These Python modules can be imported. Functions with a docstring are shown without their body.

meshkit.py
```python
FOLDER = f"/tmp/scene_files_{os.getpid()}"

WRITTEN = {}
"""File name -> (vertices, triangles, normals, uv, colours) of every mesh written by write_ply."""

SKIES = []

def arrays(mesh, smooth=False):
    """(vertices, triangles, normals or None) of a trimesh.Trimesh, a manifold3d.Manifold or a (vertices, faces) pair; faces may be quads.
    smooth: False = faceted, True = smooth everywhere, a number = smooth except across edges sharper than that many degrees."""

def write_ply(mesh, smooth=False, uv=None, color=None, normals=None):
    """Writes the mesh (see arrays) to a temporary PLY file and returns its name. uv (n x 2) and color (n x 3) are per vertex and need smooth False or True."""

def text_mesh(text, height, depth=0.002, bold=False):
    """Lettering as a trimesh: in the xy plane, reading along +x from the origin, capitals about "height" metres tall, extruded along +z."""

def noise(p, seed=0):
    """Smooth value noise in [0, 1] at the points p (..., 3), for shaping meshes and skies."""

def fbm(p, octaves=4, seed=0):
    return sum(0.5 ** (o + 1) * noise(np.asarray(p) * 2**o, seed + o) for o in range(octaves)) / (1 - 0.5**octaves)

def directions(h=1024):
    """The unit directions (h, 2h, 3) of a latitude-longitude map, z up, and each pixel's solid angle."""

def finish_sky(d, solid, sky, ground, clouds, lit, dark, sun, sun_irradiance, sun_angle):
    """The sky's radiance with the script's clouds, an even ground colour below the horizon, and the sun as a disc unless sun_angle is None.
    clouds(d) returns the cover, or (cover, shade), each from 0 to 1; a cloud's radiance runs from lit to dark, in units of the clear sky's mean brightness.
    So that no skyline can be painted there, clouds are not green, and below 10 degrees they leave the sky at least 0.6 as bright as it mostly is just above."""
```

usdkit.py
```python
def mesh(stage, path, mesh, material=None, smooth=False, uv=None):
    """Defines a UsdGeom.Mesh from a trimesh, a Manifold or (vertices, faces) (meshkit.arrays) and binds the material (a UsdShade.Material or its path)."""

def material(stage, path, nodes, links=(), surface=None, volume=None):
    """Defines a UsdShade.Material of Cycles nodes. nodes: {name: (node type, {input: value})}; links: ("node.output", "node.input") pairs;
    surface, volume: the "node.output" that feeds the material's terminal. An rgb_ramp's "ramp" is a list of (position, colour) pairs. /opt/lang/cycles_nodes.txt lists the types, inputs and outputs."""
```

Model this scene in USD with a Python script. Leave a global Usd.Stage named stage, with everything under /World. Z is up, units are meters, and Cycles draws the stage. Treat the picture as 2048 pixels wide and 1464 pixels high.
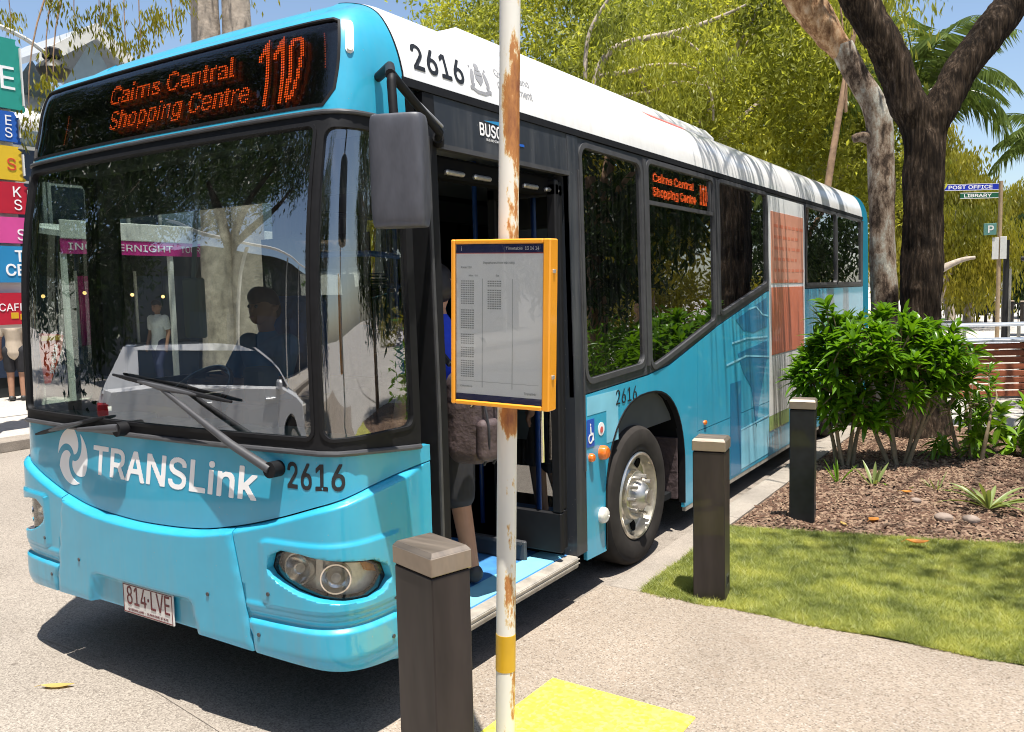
import math, random
import numpy as np, trimesh, shapely, manifold3d, usdkit, meshkit
from shapely.geometry import Polygon, box as sbox, Point, LineString, MultiPolygon
from shapely import affinity
from scipy.interpolate import PchipInterpolator
from pxr import Usd, UsdGeom, UsdLux, UsdShade, Gf, Sdf, Vt

random.seed(5)
R = np.random.default_rng(5)
stage = Usd.Stage.CreateInMemory()
UsdGeom.SetStageUpAxis(stage, UsdGeom.Tokens.z)
UsdGeom.SetStageMetersPerUnit(stage, 1.0)
world = UsdGeom.Xform.Define(stage, '/World')
stage.SetDefaultPrim(world.GetPrim())
UsdGeom.Scope.Define(stage, '/World/Looks')

# ---------------------------------------------------------------- camera, sky, sun, exposure
CAM = np.array([3.6255, -2.3485, 1.8978])
YAW, PITCH, ROLL, FPX = -0.57480, -0.08797, -0.02312, 1699.6
fw = np.array([math.sin(YAW)*math.cos(PITCH), math.cos(YAW)*math.cos(PITCH), math.sin(PITCH)])
r0 = np.array([math.cos(YAW), -math.sin(YAW), 0]); u0 = np.cross(r0, fw)
rt = r0*math.cos(ROLL)+u0*math.sin(ROLL); up = -r0*math.sin(ROLL)+u0*math.cos(ROLL)
cam = UsdGeom.Camera.Define(stage, '/World/camera')
M4 = Gf.Matrix4d(*[float(x) for x in (*rt, 0, *up, 0, *(-fw), 0, *CAM, 1)])
cam.AddTransformOp().Set(M4)
cam.CreateHorizontalApertureAttr(36.0); cam.CreateVerticalApertureAttr(36.0*732/1024)
cam.CreateFocalLengthAttr(FPX/2048*36.0)
cam.CreateClippingRangeAttr(Gf.Vec2f(0.05, 2000))
cam.CreateExposureAttr(0.88)

SUN = np.array([0.20, -0.145, 1.0]); SUN /= np.linalg.norm(SUN)
SUN_EL, SUN_ROT = math.asin(SUN[2]), math.atan2(SUN[0], SUN[1])
sky_m = usdkit.material(stage, '/World/Looks/sky_material', {
    's': ('sky_texture', {'sky_type': 'single_scattering', 'sun_disc': False, 'sun_elevation': SUN_EL, 'sun_rotation': SUN_ROT, 'aerosol_density': 1.3}),
    'b': ('background_shader', {'strength': 0.10})}, [('s.color', 'b.color')], surface='b.background')
dome = UsdLux.DomeLight.Define(stage, '/World/sky')
UsdShade.MaterialBindingAPI.Apply(dome.GetPrim()).Bind(sky_m)
dome.GetPrim().SetCustomDataByKey('kind', 'structure')
sun = UsdLux.DistantLight.Define(stage, '/World/sun')
sun.CreateIntensityAttr(1.25); sun.CreateAngleAttr(0.53); sun.CreateNormalizeAttr(True)
sun.CreateColorAttr(Gf.Vec3f(1.0, 0.955, 0.89))
zx = SUN; xx = np.cross([0, 1, 0], zx); xx /= np.linalg.norm(xx); yx = np.cross(zx, xx)
sun.AddTransformOp().Set(Gf.Matrix4d(*[float(q) for q in (*xx, 0, *yx, 0, *zx, 0, 0, 0, 60, 1)]))

# ---------------------------------------------------------------- helpers
used = {}
def numbered(parent, name):
    k = (parent, name); n = used.get(k, 0); used[k] = n+1
    return f'{parent}/{name}' if n == 0 else f'{parent}/{name}_{n:03d}'
def path_of(parent):
    if parent is None: return '/World'
    return str(parent.GetPath()) if hasattr(parent, 'GetPath') else str(parent)
def tag(prim, label=None, cat=None, group=None, kind=None):
    p = prim.GetPrim() if hasattr(prim, 'GetPrim') else prim
    for k, v in (('label', label), ('category', cat), ('group', group), ('kind', kind)):
        if v: p.SetCustomDataByKey(k, v)
    return p
def obj(name, mesh, mat, parent=None, smooth=30, label=None, kind=None):
    if isinstance(mesh, MB): mesh = mesh.get()
    m = usdkit.mesh(stage, numbered(path_of(parent), name), mesh, MATS[mat] if isinstance(mat, str) else mat, smooth=smooth)
    p = m.GetPrim()
    if label or kind: tag(p, label, None, None, kind)
    return p
def thing(name, label, cat, loc=(0, 0, 0), rotz=0, group=None, kind=None):
    x = UsdGeom.Xform.Define(stage, numbered('/World', name))
    x.AddTranslateOp().Set(Gf.Vec3d(*map(float, loc)))
    if rotz: x.AddRotateZOp().Set(math.degrees(rotz))
    return tag(x, label, cat, group, kind)
def copy_of(src, label, loc, rotz=0, cat=None, group=None):
    cd = src.GetCustomData()
    name = src.GetName().rstrip('0123456789').rstrip('_') if src.GetName()[-3:].isdigit() else src.GetName()
    x = UsdGeom.Xform.Define(stage, numbered('/World', name)); p = x.GetPrim()
    p.GetReferences().AddInternalReference(src.GetPath())
    x.ClearXformOpOrder()
    x.AddTranslateOp(opSuffix='c').Set(Gf.Vec3d(*map(float, loc)))
    if rotz: x.AddRotateZOp(opSuffix='c').Set(math.degrees(rotz))
    p.SetInstanceable(True)
    return tag(p, label, cat or cd.get('category'), group or cd.get('group'))

class MB:
    def __init__(s): s.v = []; s.f = []; s.n = 0
    def add(s, v, f):
        v = np.asarray(v, float).reshape(-1, 3); f = np.asarray(f, int)
        if f.shape[1] == 4: f = np.vstack([f[:, [0, 1, 2]], f[:, [0, 2, 3]]])
        s.v.append(v); s.f.append(f+s.n); s.n += len(v); return s
    def mesh(s, m, T=None):
        if T is not None: m = m.copy(); m.apply_transform(T)
        return s.add(m.vertices, m.faces)
    def get(s):
        return trimesh.Trimesh(np.vstack(s.v), np.vstack(s.f), process=False)
    def box(s, lo, hi, ch=0.0, T=None):
        m = rbox(lo, hi, ch)
        return s.mesh(m, T)
    def tube(s, pts, rad, sides=8, caps=True):
        return s.add(*tube(pts, rad, sides, caps))
def rbox(lo, hi, ch=0.0):
    lo, hi = np.minimum(lo, hi).astype(float), np.maximum(lo, hi).astype(float)
    if ch <= 0:
        m = trimesh.creation.box(hi-lo); m.apply_translation((lo+hi)/2); return m
    pts = []
    for sx in (0, 1):
        for sy in (0, 1):
            for sz in (0, 1):
                c = np.where([sx, sy, sz], hi, lo); d = np.where([sx, sy, sz], -ch, ch)
                for k in range(3):
                    q = c+d; q[k] = c[k]; pts.append(q)
    m = trimesh.convex.convex_hull(np.array(pts)); return m
def tube(pts, rad, sides=8, caps=True):
    p = np.asarray(pts, float); n = len(p); rad = np.broadcast_to(np.asarray(rad, float), (n,))
    t = np.gradient(p, axis=0); t /= np.linalg.norm(t, axis=1, keepdims=True)+1e-12
    a = np.zeros_like(p); ref = np.array([0, 0, 1.0]) if abs(t[0][2]) < .9 else np.array([1.0, 0, 0])
    a[0] = np.cross(t[0], ref); a[0] /= np.linalg.norm(a[0])
    for i in range(1, n):
        q = a[i-1]-t[i]*(a[i-1]@t[i]); a[i] = q/(np.linalg.norm(q)+1e-12)
    b = np.cross(t, a); th = np.arange(sides)*2*np.pi/sides
    v = p[:, None]+rad[:, None, None]*(np.cos(th)[None, :, None]*a[:, None]+np.sin(th)[None, :, None]*b[:, None])
    i, j = np.meshgrid(np.arange(n-1), np.arange(sides), indexing='ij')
    q = np.stack([i*sides+j, i*sides+(j+1) % sides, (i+1)*sides+(j+1) % sides, (i+1)*sides+j], -1).reshape(-1, 4)
    v = v.reshape(-1, 3); f = np.vstack([q[:, [0, 1, 2]], q[:, [0, 2, 3]]])
    if caps:
        v = np.vstack([v, p[0], p[-1]]); m = len(v)
        k = np.arange(sides)
        f = np.vstack([f, np.stack([(k+1) % sides, k, 0*k+m-2], 1), np.stack([(n-1)*sides+k, (n-1)*sides+(k+1) % sides, 0*k+m-1], 1)])
    return v, f
def smoothpath(pts, n=24):
    pts = np.asarray(pts, float)
    d = np.concatenate([[0], np.cumsum(np.linalg.norm(np.diff(pts, axis=0), axis=1))])
    from scipy.interpolate import CubicSpline
    k = np.linspace(0, d[-1], n)
    if len(pts) < 3: return np.stack([np.interp(k, d, pts[:, c]) for c in range(3)], 1)
    return CubicSpline(d, pts)(k)
def rotz(a): return trimesh.transformations.rotation_matrix(a, [0, 0, 1])
def frame(o, x, y, z=None):
    x = np.asarray(x, float); y = np.asarray(y, float); z = np.cross(x, y) if z is None else z
    T = np.eye(4); T[:3, 0] = x; T[:3, 1] = y; T[:3, 2] = z; T[:3, 3] = o; return T
def unit(a): a = np.asarray(a, float); return a/np.linalg.norm(a)
def revolve(profile, sides=32):          # (r, z) profile
    m = trimesh.creation.revolve(np.asarray(profile, float), sections=sides); return m
def extr(poly, h):
    m = trimesh.creation.extrude_polygon(poly, h, engine='earcut'); return m
def textm(text, h, depth=.002, bold=False, width=None):
    m = meshkit.text_mesh(text, h, depth, bold)
    if width: m.vertices[:, 0] *= width/(m.vertices[:, 0].max())
    return m
def on_plane(m, o, x, y):
    m = m.copy(); m.apply_transform(frame(o, unit(x), unit(y))); return m
def rrect(x0, y0, x1, y1, r, k=5):
    return sbox(x0+r, y0+r, x1-r, y1-r).buffer(r, quad_segs=k)

# ---------------------------------------------------------------- materials
MATS = {}
def M(name, col, rough=.5, var=.0, scale=6., bump=0., bscale=None, metal=0., coat=0., spec=.5, detail=4, emit=None, estr=0., bdist=.01, rvar=0., coatr=.05, stretch=None, sheen=0.):
    n = {'p': ('principled_bsdf', dict(base_color=col, roughness=rough, metallic=metal, coat_weight=coat, coat_roughness=coatr, specular_ior_level=spec))}
    l = []
    if emit is not None: n['p'][1].update(emission_color=emit, emission_strength=estr)
    if var or bump or rvar:
        n['g'] = ('geometry', {}); src = 'g.position'
        if stretch:
            n['mp'] = ('mapping', dict(scale=stretch)); l.append(('g.position', 'mp.vector')); src = 'mp.vector'
    if var:
        n['t'] = ('noise_texture', dict(scale=scale, detail=detail, roughness=.6)); l.append((src, 't.vector'))
        c = np.array(col, float)
        n['r'] = ('rgb_ramp', {'ramp': [(.25, tuple(c*(1-var))), (.75, tuple(np.minimum(1, c*(1+var))))]})
        l += [('t.fac', 'r.fac'), ('r.color', 'p.base_color')]
    if rvar:
        n['rt'] = ('noise_texture', dict(scale=scale*.7, detail=3)); l.append((src, 'rt.vector'))
        n['rm'] = ('map_range', dict(from_min=.3, from_max=.7, to_min=max(0, rough-rvar), to_max=min(1, rough+rvar))); l += [('rt.fac', 'rm.value'), ('rm.result', 'p.roughness')]
    if bump:
        n['bt'] = ('noise_texture', dict(scale=bscale or scale*4, detail=5)); l.append((src, 'bt.vector'))
        n['b'] = ('bump', dict(strength=bump, distance=bdist)); l += [('bt.fac', 'b.height'), ('b.normal', 'p.normal')]
    MATS[name] = usdkit.material(stage, f'/World/Looks/{name}', n, l, surface='p.BSDF'); return MATS[name]
def G(name, nodes, links, surface): MATS[name] = usdkit.material(stage, f'/World/Looks/{name}', nodes, links, surface=surface)
def glass(name, tint, ior=1.5, gloss=(1, 1, 1), boost=0.0, rough=0.0, dirt=0.0, dirtcol=(.55, .53, .48), dscale=(22, 22, 2.2)):
    n = {'t': ('transparent_bsdf', dict(color=tint)), 'g': ('glossy_bsdf', dict(color=gloss, roughness=rough, distribution='ggx')),
         'f': ('fresnel', dict(IOR=ior)), 'm': ('mix_closure', {}), 'ad': ('math', dict(math_type='add', value2=boost, use_clamp=True))}
    l = [('f.fac', 'ad.value1'), ('ad.value', 'm.fac'), ('t.BSDF', 'm.closure1'), ('g.BSDF', 'm.closure2')]
    out = 'm.closure'
    if dirt:
        n.update({'gp': ('geometry', {}), 'mp': ('mapping', dict(scale=dscale)), 'nt': ('noise_texture', dict(scale=1., detail=5, roughness=.7)),
                  'mr': ('map_range', dict(from_min=.45, from_max=.85, to_min=0., to_max=dirt, clamp=True)), 'd': ('diffuse_bsdf', dict(color=dirtcol)), 'm2': ('mix_closure', {})})
        l += [('gp.position', 'mp.vector'), ('mp.vector', 'nt.vector'), ('nt.fac', 'mr.value'), ('mr.result', 'm2.fac'), ('m.closure', 'm2.closure1'), ('d.BSDF', 'm2.closure2')]
        out = 'm2.closure'
    G(name, n, l, out)
def leafmat(name, cols, rough=.45, trans=.35, tcol=None, clump=0., cscale=.9):
    k = len(cols)
    n = {'g': ('geometry', {}), 'r': ('rgb_ramp', {'ramp': [(i/(k-1), c) for i, c in enumerate(cols)]}),
         'p': ('principled_bsdf', dict(roughness=rough, specular_ior_level=.4)), 'tr': ('translucent_bsdf', {}), 'hv': ('hsv', {}),
         'h': ('mix', dict(mix_type='multiply', fac=1.0, color2=tcol or (1.5, 1.4, .6))), 'm': ('mix_closure', dict(fac=trans))}
    l = [('g.random_per_island', 'r.fac'), ('r.color', 'hv.color'), ('hv.color', 'p.base_color'), ('hv.color', 'h.color1'), ('h.color', 'tr.color'), ('p.BSDF', 'm.closure1'), ('tr.BSDF', 'm.closure2')]
    if clump:
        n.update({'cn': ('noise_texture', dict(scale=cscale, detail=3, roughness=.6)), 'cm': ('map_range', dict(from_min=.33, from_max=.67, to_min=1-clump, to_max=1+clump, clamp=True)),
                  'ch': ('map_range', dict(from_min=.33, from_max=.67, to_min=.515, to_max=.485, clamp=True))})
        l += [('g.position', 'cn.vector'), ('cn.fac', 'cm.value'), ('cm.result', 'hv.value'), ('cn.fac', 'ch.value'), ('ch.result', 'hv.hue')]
    G(name, n, l, 'm.closure')

# bus paints
def paint(name, col, dirtcol, amt=.35, coat=.6, rough=.35, z0=.2, z1=.9):
    """paint with streaky road dirt: more towards the skirt, faint vertical runs"""
    G(name, {'g': ('geometry', {}), 'mp': ('mapping', dict(scale=(9, 9, .8))), 'n': ('noise_texture', dict(scale=1.3, detail=6, roughness=.65)),
             'n2': ('noise_texture', dict(scale=3., detail=6, roughness=.7)), 'mr': ('map_range', dict(from_min=.46, from_max=.8, to_min=0, to_max=amt, clamp=True)),
             'sx': ('separate_xyz', {}), 'mz': ('map_range', dict(from_min=z1, from_max=z0, to_min=.25, to_max=1., clamp=True)),
             'mul': ('math', dict(math_type='multiply')), 'mx': ('mix', dict(mix_type='mix', color1=col, color2=dirtcol)),
             'hs': ('hsv', {}), 'mv': ('map_range', dict(from_min=.3, from_max=.7, to_min=.93, to_max=1.06)),
             'ra': ('map_range', dict(from_min=0, from_max=.4, to_min=rough, to_max=rough+.25)),
             'ns': ('noise_texture', dict(scale=85., detail=2, roughness=.5)), 'ms': ('map_range', dict(from_min=.735, from_max=.77, to_min=0, to_max=.55, clamp=True)), 'sm': ('mix', dict(mix_type='mix', color2=(.30, .29, .26))),
             'p': ('principled_bsdf', dict(coat_weight=coat, coat_roughness=.06, specular_ior_level=.5))},
      [('g.position', 'ns.vector'), ('ns.fac', 'ms.value'), ('ms.result', 'sm.fac'), ('hs.color', 'sm.color1'), ('sm.color', 'p.base_color'), ('g.position', 'mp.vector'), ('mp.vector', 'n.vector'), ('g.position', 'n2.vector'), ('n.fac', 'mr.value'), ('g.position', 'sx.vector'), ('sx.z', 'mz.value'),
       ('mr.result', 'mul.value1'), ('mz.result', 'mul.value2'), ('mul.value', 'mx.fac'), ('mx.color', 'hs.color'), ('n2.fac', 'mv.value'), ('mv.result', 'hs.value'),
       ('mul.value', 'ra.value'), ('ra.result', 'p.roughness')], 'p.BSDF')
paint('blue_paint', (.030, .345, .51), (.20, .25, .25), amt=.5)
paint('white_paint', (.80, .79, .76), (.42, .37, .30), amt=.30, z0=2.80, z1=3.1, rough=.4)
paint('charcoal_panel', (.022, .026, .033), (.16, .16, .16), amt=.45, coat=.2, rough=.45, z0=2.5, z1=2.9)
M('dark_blue_vinyl', (.012, .16, .30), .4, var=.1, coat=.4)
M('pale_blue_vinyl', (.22, .55, .68), .4, var=.1, coat=.4)
M('white_vinyl', (.72, .72, .69), .4, var=.06, coat=.3)
M('salmon_vinyl', (.62, .17, .085), .42, var=.12, scale=4, coat=.3)
M('pale_salmon_vinyl', (.63, .27, .17), .42, var=.1, scale=4, coat=.3)
M('green_vinyl', (.25, .35, .10), .42, var=.1, coat=.3)
M('black_rubber', (.007, .007, .008), .6, spec=.25, var=.3, scale=20, bump=.15, bscale=120, bdist=.002)
M('frame_grey', (.055, .055, .058), .45, spec=.4, var=.25, scale=12, bump=.1, bscale=80, bdist=.002)
M('black_gloss', (.006, .006, .007), .12, var=.0, coat=.4)
M('matte_black', (.004, .004, .004), .9, spec=.1)
M('letter_black', (.012, .013, .016), .5)
M('letter_white', (.86, .85, .84), .45, var=.04)
M('letter_grey', (.28, .28, .29), .5)
M('blue_sticker', (.02, .09, .42), .4)
M('red_sticker', (.6, .12, .1), .4)
M('orange_lens', (.75, .16, .015), .15, coat=.8)
M('clear_lens_white', (.66, .63, .56), .2, coat=.8, var=.1, scale=40)
M('chrome', (.80, .78, .74), .2, metal=1., var=.1, scale=15, rvar=.08)
M('reflector', (.82, .78, .70), .3, spec=.8, metal=.15, var=.2, scale=30)
M('amber_reflector', (.75, .33, .08), .2, metal=.4, var=.2, scale=30)
M('alu', (.50, .48, .45), .38, metal=.9, var=.15, scale=20, rvar=.1)
M('alloy_rim', (.62, .58, .50), .32, metal=.85, var=.3, scale=9, rvar=.15)
M('tyre', (.030, .026, .023), .9, spec=.2, var=.35, scale=7, bump=.25, bscale=90, bdist=.003)
M('underbody', (.005, .0045, .004), .95, var=.3, spec=.1)
M('mirror_plastic', (.060, .062, .074), .5, var=.25, scale=25, bump=.25, bscale=160, bdist=.0015, stretch=(1, 1, .35))
M('step_blue', (.05, .20, .46), .55, var=.25, scale=9, bump=.2, bscale=200, bdist=.001)
M('sill_trim', (.42, .38, .32), .5, metal=.3, var=.3, scale=12)
M('interior_dark', (.008, .009, .010), .8, var=.2, spec=.2)
M('interior_grey', (.07, .075, .075), .8, var=.1, spec=.3)
M('interior_light', (.22, .23, .22), .7)
M('dash_grey', (.22, .27, .245), .7, var=.15, scale=10)
M('seat_blue', (.015, .05, .20), .8, var=.3, scale=30)
M('pole_blue', (.01, .07, .30), .35, coat=.4)
M('paper', (.86, .87, .85), .7, var=.03)
M('led_black', (.012, .010, .009), .2, coat=.3, var=.5, scale=60)
M('led_orange', (.45, .07, .012), .5, emit=(1.0, .11, .01), estr=.5)
M('led_dim', (.12, .02, .005), .5, emit=(1.0, .12, .012), estr=.12)
M('plate_white', (.62, .60, .57), .4, var=.05)
M('plate_maroon', (.12, .015, .02), .5)
glass('windscreen_glass', (.68, .78, .73), ior=1.52, boost=.22, dirt=.012)
glass('corner_glass', (.66, .77, .72), ior=1.52, boost=.20, dirt=.06, dscale=(45, 45, 1.2))
glass('tint_glass', (.035, .045, .045), ior=1.55, boost=.22, dirt=.018, dscale=(30, 30, 1.5))
glass('clear_glass', (.9, .93, .92), ior=1.45, boost=.0)
glass('lamp_glass', (.9, .9, .88), ior=1.5, boost=.03)
glass('case_glass', (.99, .995, .995), ior=1.22, boost=.02, dirt=.015, dscale=(6, 6, 4))

# street materials
def speckle(name, cols, scale, rough=.85, bump=.4, big=.12, bigscale=.8, stain=(.5, .45, .4), bdist=.004, stainamt=.5):
    n = {'g': ('geometry', {}), 'v': ('voronoi_texture', dict(scale=scale, randomness=1.)), 'sp': ('separate_color', {}),
         'r': ('rgb_ramp', {'ramp': [(i/(len(cols)-1), c) for i, c in enumerate(cols)]}),
         'n': ('noise_texture', dict(scale=bigscale, detail=6, roughness=.6)), 'mv': ('map_range', dict(from_min=.3, from_max=.7, to_min=1-big, to_max=1+big)),
         'h': ('hsv', {}), 'n3': ('noise_texture', dict(scale=bigscale*3.3, detail=8, roughness=.7)), 'ms': ('map_range', dict(from_min=.56, from_max=.78, to_min=0, to_max=stainamt, clamp=True)),
         'st': ('mix', dict(mix_type='multiply', color2=stain)),
         'vs': ('voronoi_texture', dict(scale=2.3, randomness=1.)), 'vm': ('map_range', dict(from_min=.035, from_max=.055, to_min=.55, to_max=0., clamp=True)), 'sp2': ('mix', dict(mix_type='multiply', color2=(.35, .32, .30))),
         'b': ('bump', dict(strength=bump, distance=bdist)), 'nb': ('noise_texture', dict(scale=scale*1.1, detail=4)), 'ad': ('math', dict(math_type='add')),
         'p': ('principled_bsdf', dict(roughness=rough, specular_ior_level=.3))}
    l = [('g.position', 'v.vector'), ('v.color', 'sp.color'), ('sp.r', 'r.fac'), ('r.color', 'h.color'), ('g.position', 'n.vector'), ('n.fac', 'mv.value'), ('mv.result', 'h.value'),
         ('g.position', 'n3.vector'), ('n3.fac', 'ms.value'), ('ms.result', 'st.fac'), ('h.color', 'st.color1'),
         ('g.position', 'vs.vector'), ('vs.distance', 'vm.value'), ('vm.result', 'sp2.fac'), ('st.color', 'sp2.color1'), ('sp2.color', 'p.base_color'),
         ('g.position', 'nb.vector'), ('nb.fac', 'ad.value1'), ('v.distance', 'ad.value2'), ('ad.value', 'b.height'), ('b.normal', 'p.normal')]
    G(name, n, l, 'p.BSDF')
speckle('asphalt', [(.15, .127, .105), (.235, .205, .17), (.28, .245, .205), (.35, .31, .26)], 150, big=.12, bigscale=.5, stain=(.55, .5, .45))
speckle('path_aggregate', [(.14, .11, .085), (.262, .215, .165), (.305, .252, .197), (.24, .195, .148), (.36, .32, .27)], 150, big=.14, bigscale=1.2, stain=(.72, .62, .55), bump=.35)
speckle('kerb_concrete', [(.20, .17, .14), (.27, .235, .195), (.32, .28, .235)], 220, big=.2, bigscale=2.5, stain=(.5, .45, .4))
speckle('plaza_concrete', [(.36, .33, .29), (.42, .39, .35), (.45, .42, .37)], 40, big=.1, bigscale=.3)
speckle('mulch_soil', [(.07, .04, .025), (.15, .09, .06), (.26, .175, .12), (.20, .13, .085)], 45, big=.3, bigscale=3, stain=(.4, .3, .24), bump=.9, bdist=.02)
speckle('lawn_soil', [(.26, .26, .045), (.38, .37, .07), (.46, .42, .13)], 120, big=.2, bigscale=2, stain=(.8, .7, .5))
speckle('tactile_yellow', [(.76, .72, .04), (.82, .78, .07), (.84, .80, .12)], 60, big=.06, bigscale=2.5, stain=(.85, .8, .5), bump=.15)
leafmat('grass_blades', [(.30, .33, .09), (.47, .49, .14), (.60, .60, .22), (.70, .64, .34)], trans=.45, tcol=(1.35, 1.3, .8), clump=.35, cscale=5.)
G('bark_dark', {'g': ('geometry', {}), 'mp': ('mapping', dict(scale=(1, 1, .10))), 'n': ('noise_texture', dict(scale=34, detail=7, roughness=.7)), 'n2': ('noise_texture', dict(scale=3.5, detail=5)),
                'r': ('rgb_ramp', {'ramp': [(.30, (.006, .005, .004)), (.48, (.022, .015, .010)), (.58, (.05, .034, .022)), (.66, (.085, .065, .050)), (.72, (.20, .17, .14))]}),
                'hs': ('hsv', {}), 'mv': ('map_range', dict(from_min=.35, from_max=.65, to_min=.6, to_max=1.5)),
                'b': ('bump', dict(strength=.9, distance=.025)), 'p': ('principled_bsdf', dict(roughness=.95, specular_ior_level=.12))},
  [('g.position', 'mp.vector'), ('mp.vector', 'n.vector'), ('n.fac', 'r.fac'), ('r.color', 'hs.color'), ('g.position', 'n2.vector'), ('n2.fac', 'mv.value'), ('mv.result', 'hs.value'), ('hs.color', 'p.base_color'), ('n.fac', 'b.height'), ('b.normal', 'p.normal')], 'p.BSDF')
G('bark_pale', {'g': ('geometry', {}), 'mp': ('mapping', dict(scale=(1, 1, .45))), 'n': ('noise_texture', dict(scale=7.5, detail=9, roughness=.78)), 'nb': ('noise_texture', dict(scale=1.6, detail=3)), 'ad': ('math', dict(math_type='multiply_add', value2=.55, value3=-.275)), 'a2': ('math', dict(math_type='add')),
                'r': ('rgb_ramp', {'ramp': [(.26, (.012, .009, .007)), (.38, (.06, .042, .03)), (.44, (.16, .115, .082)), (.50, (.27, .21, .155)), (.57, (.34, .33, .28)), (.66, (.58, .53, .43))]}),
                'b': ('bump', dict(strength=.9, distance=.025)), 'p': ('principled_bsdf', dict(roughness=.95, specular_ior_level=.15))},
  [('g.position', 'mp.vector'), ('mp.vector', 'n.vector'), ('g.position', 'nb.vector'), ('nb.fac', 'ad.value1'), ('n.fac', 'a2.value1'), ('ad.value', 'a2.value2'), ('a2.value', 'r.fac'), ('r.color', 'p.base_color'), ('n.fac', 'b.height'), ('b.normal', 'p.normal')], 'p.BSDF')
G('bark_orange', {'g': ('geometry', {}), 'mp': ('mapping', dict(scale=(1, 1, .45))), 'n': ('noise_texture', dict(scale=9, detail=8, roughness=.75)),
                'r': ('rgb_ramp', {'ramp': [(.32, (.09, .045, .022)), (.45, (.24, .13, .065)), (.53, (.42, .26, .14)), (.62, (.52, .38, .25)), (.74, (.56, .48, .38))]}),
                'b': ('bump', dict(strength=.9, distance=.03)), 'p': ('principled_bsdf', dict(roughness=.95, specular_ior_level=.2))},
  [('g.position', 'mp.vector'), ('mp.vector', 'n.vector'), ('n.fac', 'r.fac'), ('r.color', 'p.base_color'), ('n.fac', 'b.height'), ('b.normal', 'p.normal')], 'p.BSDF')
M('bark_grey', (.36, .30, .24), .9, var=.4, scale=5, bump=.5, bscale=14, bdist=.02)
M('bark_tan', (.27, .17, .10), .9, var=.4, scale=6, bump=.4, bscale=16, bdist=.02)
M('stem_brown', (.23, .17, .10), .8, var=.3, scale=25, bump=.3, bscale=60, bdist=.004)
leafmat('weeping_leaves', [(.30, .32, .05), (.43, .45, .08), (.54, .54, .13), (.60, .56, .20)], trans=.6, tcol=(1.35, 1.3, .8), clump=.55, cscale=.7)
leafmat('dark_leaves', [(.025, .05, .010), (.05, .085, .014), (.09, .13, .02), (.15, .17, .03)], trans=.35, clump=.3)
leafmat('olive_leaves', [(.22, .21, .022), (.38, .36, .04), (.52, .47, .09), (.58, .50, .15)], trans=.5, clump=.45, cscale=.5)
leafmat('bush_leaves', [(.10, .22, .010), (.21, .37, .016), (.36, .52, .03), (.58, .66, .10)], rough=.28, trans=.45)
leafmat('lime_leaves', [(.14, .26, .015), (.22, .36, .02), (.33, .44, .03)], rough=.35, trans=.35)
leafmat('variegated_leaves', [(.20, .25, .08), (.32, .35, .14), (.42, .42, .22)], rough=.4, trans=.25)
leafmat('palm_leaves', [(.16, .22, .06), (.32, .35, .13), (.48, .48, .24)], rough=.3, trans=.45, tcol=(1.2, 1.2, .7))
M('bollard_brown', (.026, .020, .018), .5, spec=.3, var=.5, scale=11, coat=.15, rvar=.08, stretch=(1, 1, .2))
M('bollard_black', (.010, .012, .013), .5, spec=.25, var=.5, scale=9, coat=.15)
M('brushed_steel', (.30, .25, .20), .45, metal=.75, var=.12, scale=14, rvar=.12, stretch=(.3, 3, 1))
M('case_yellow', (.78, .31, .012), .4, var=.06, scale=5, coat=.3)
M('tape_yellow', (.62, .36, .015), .45, var=.1)
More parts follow.
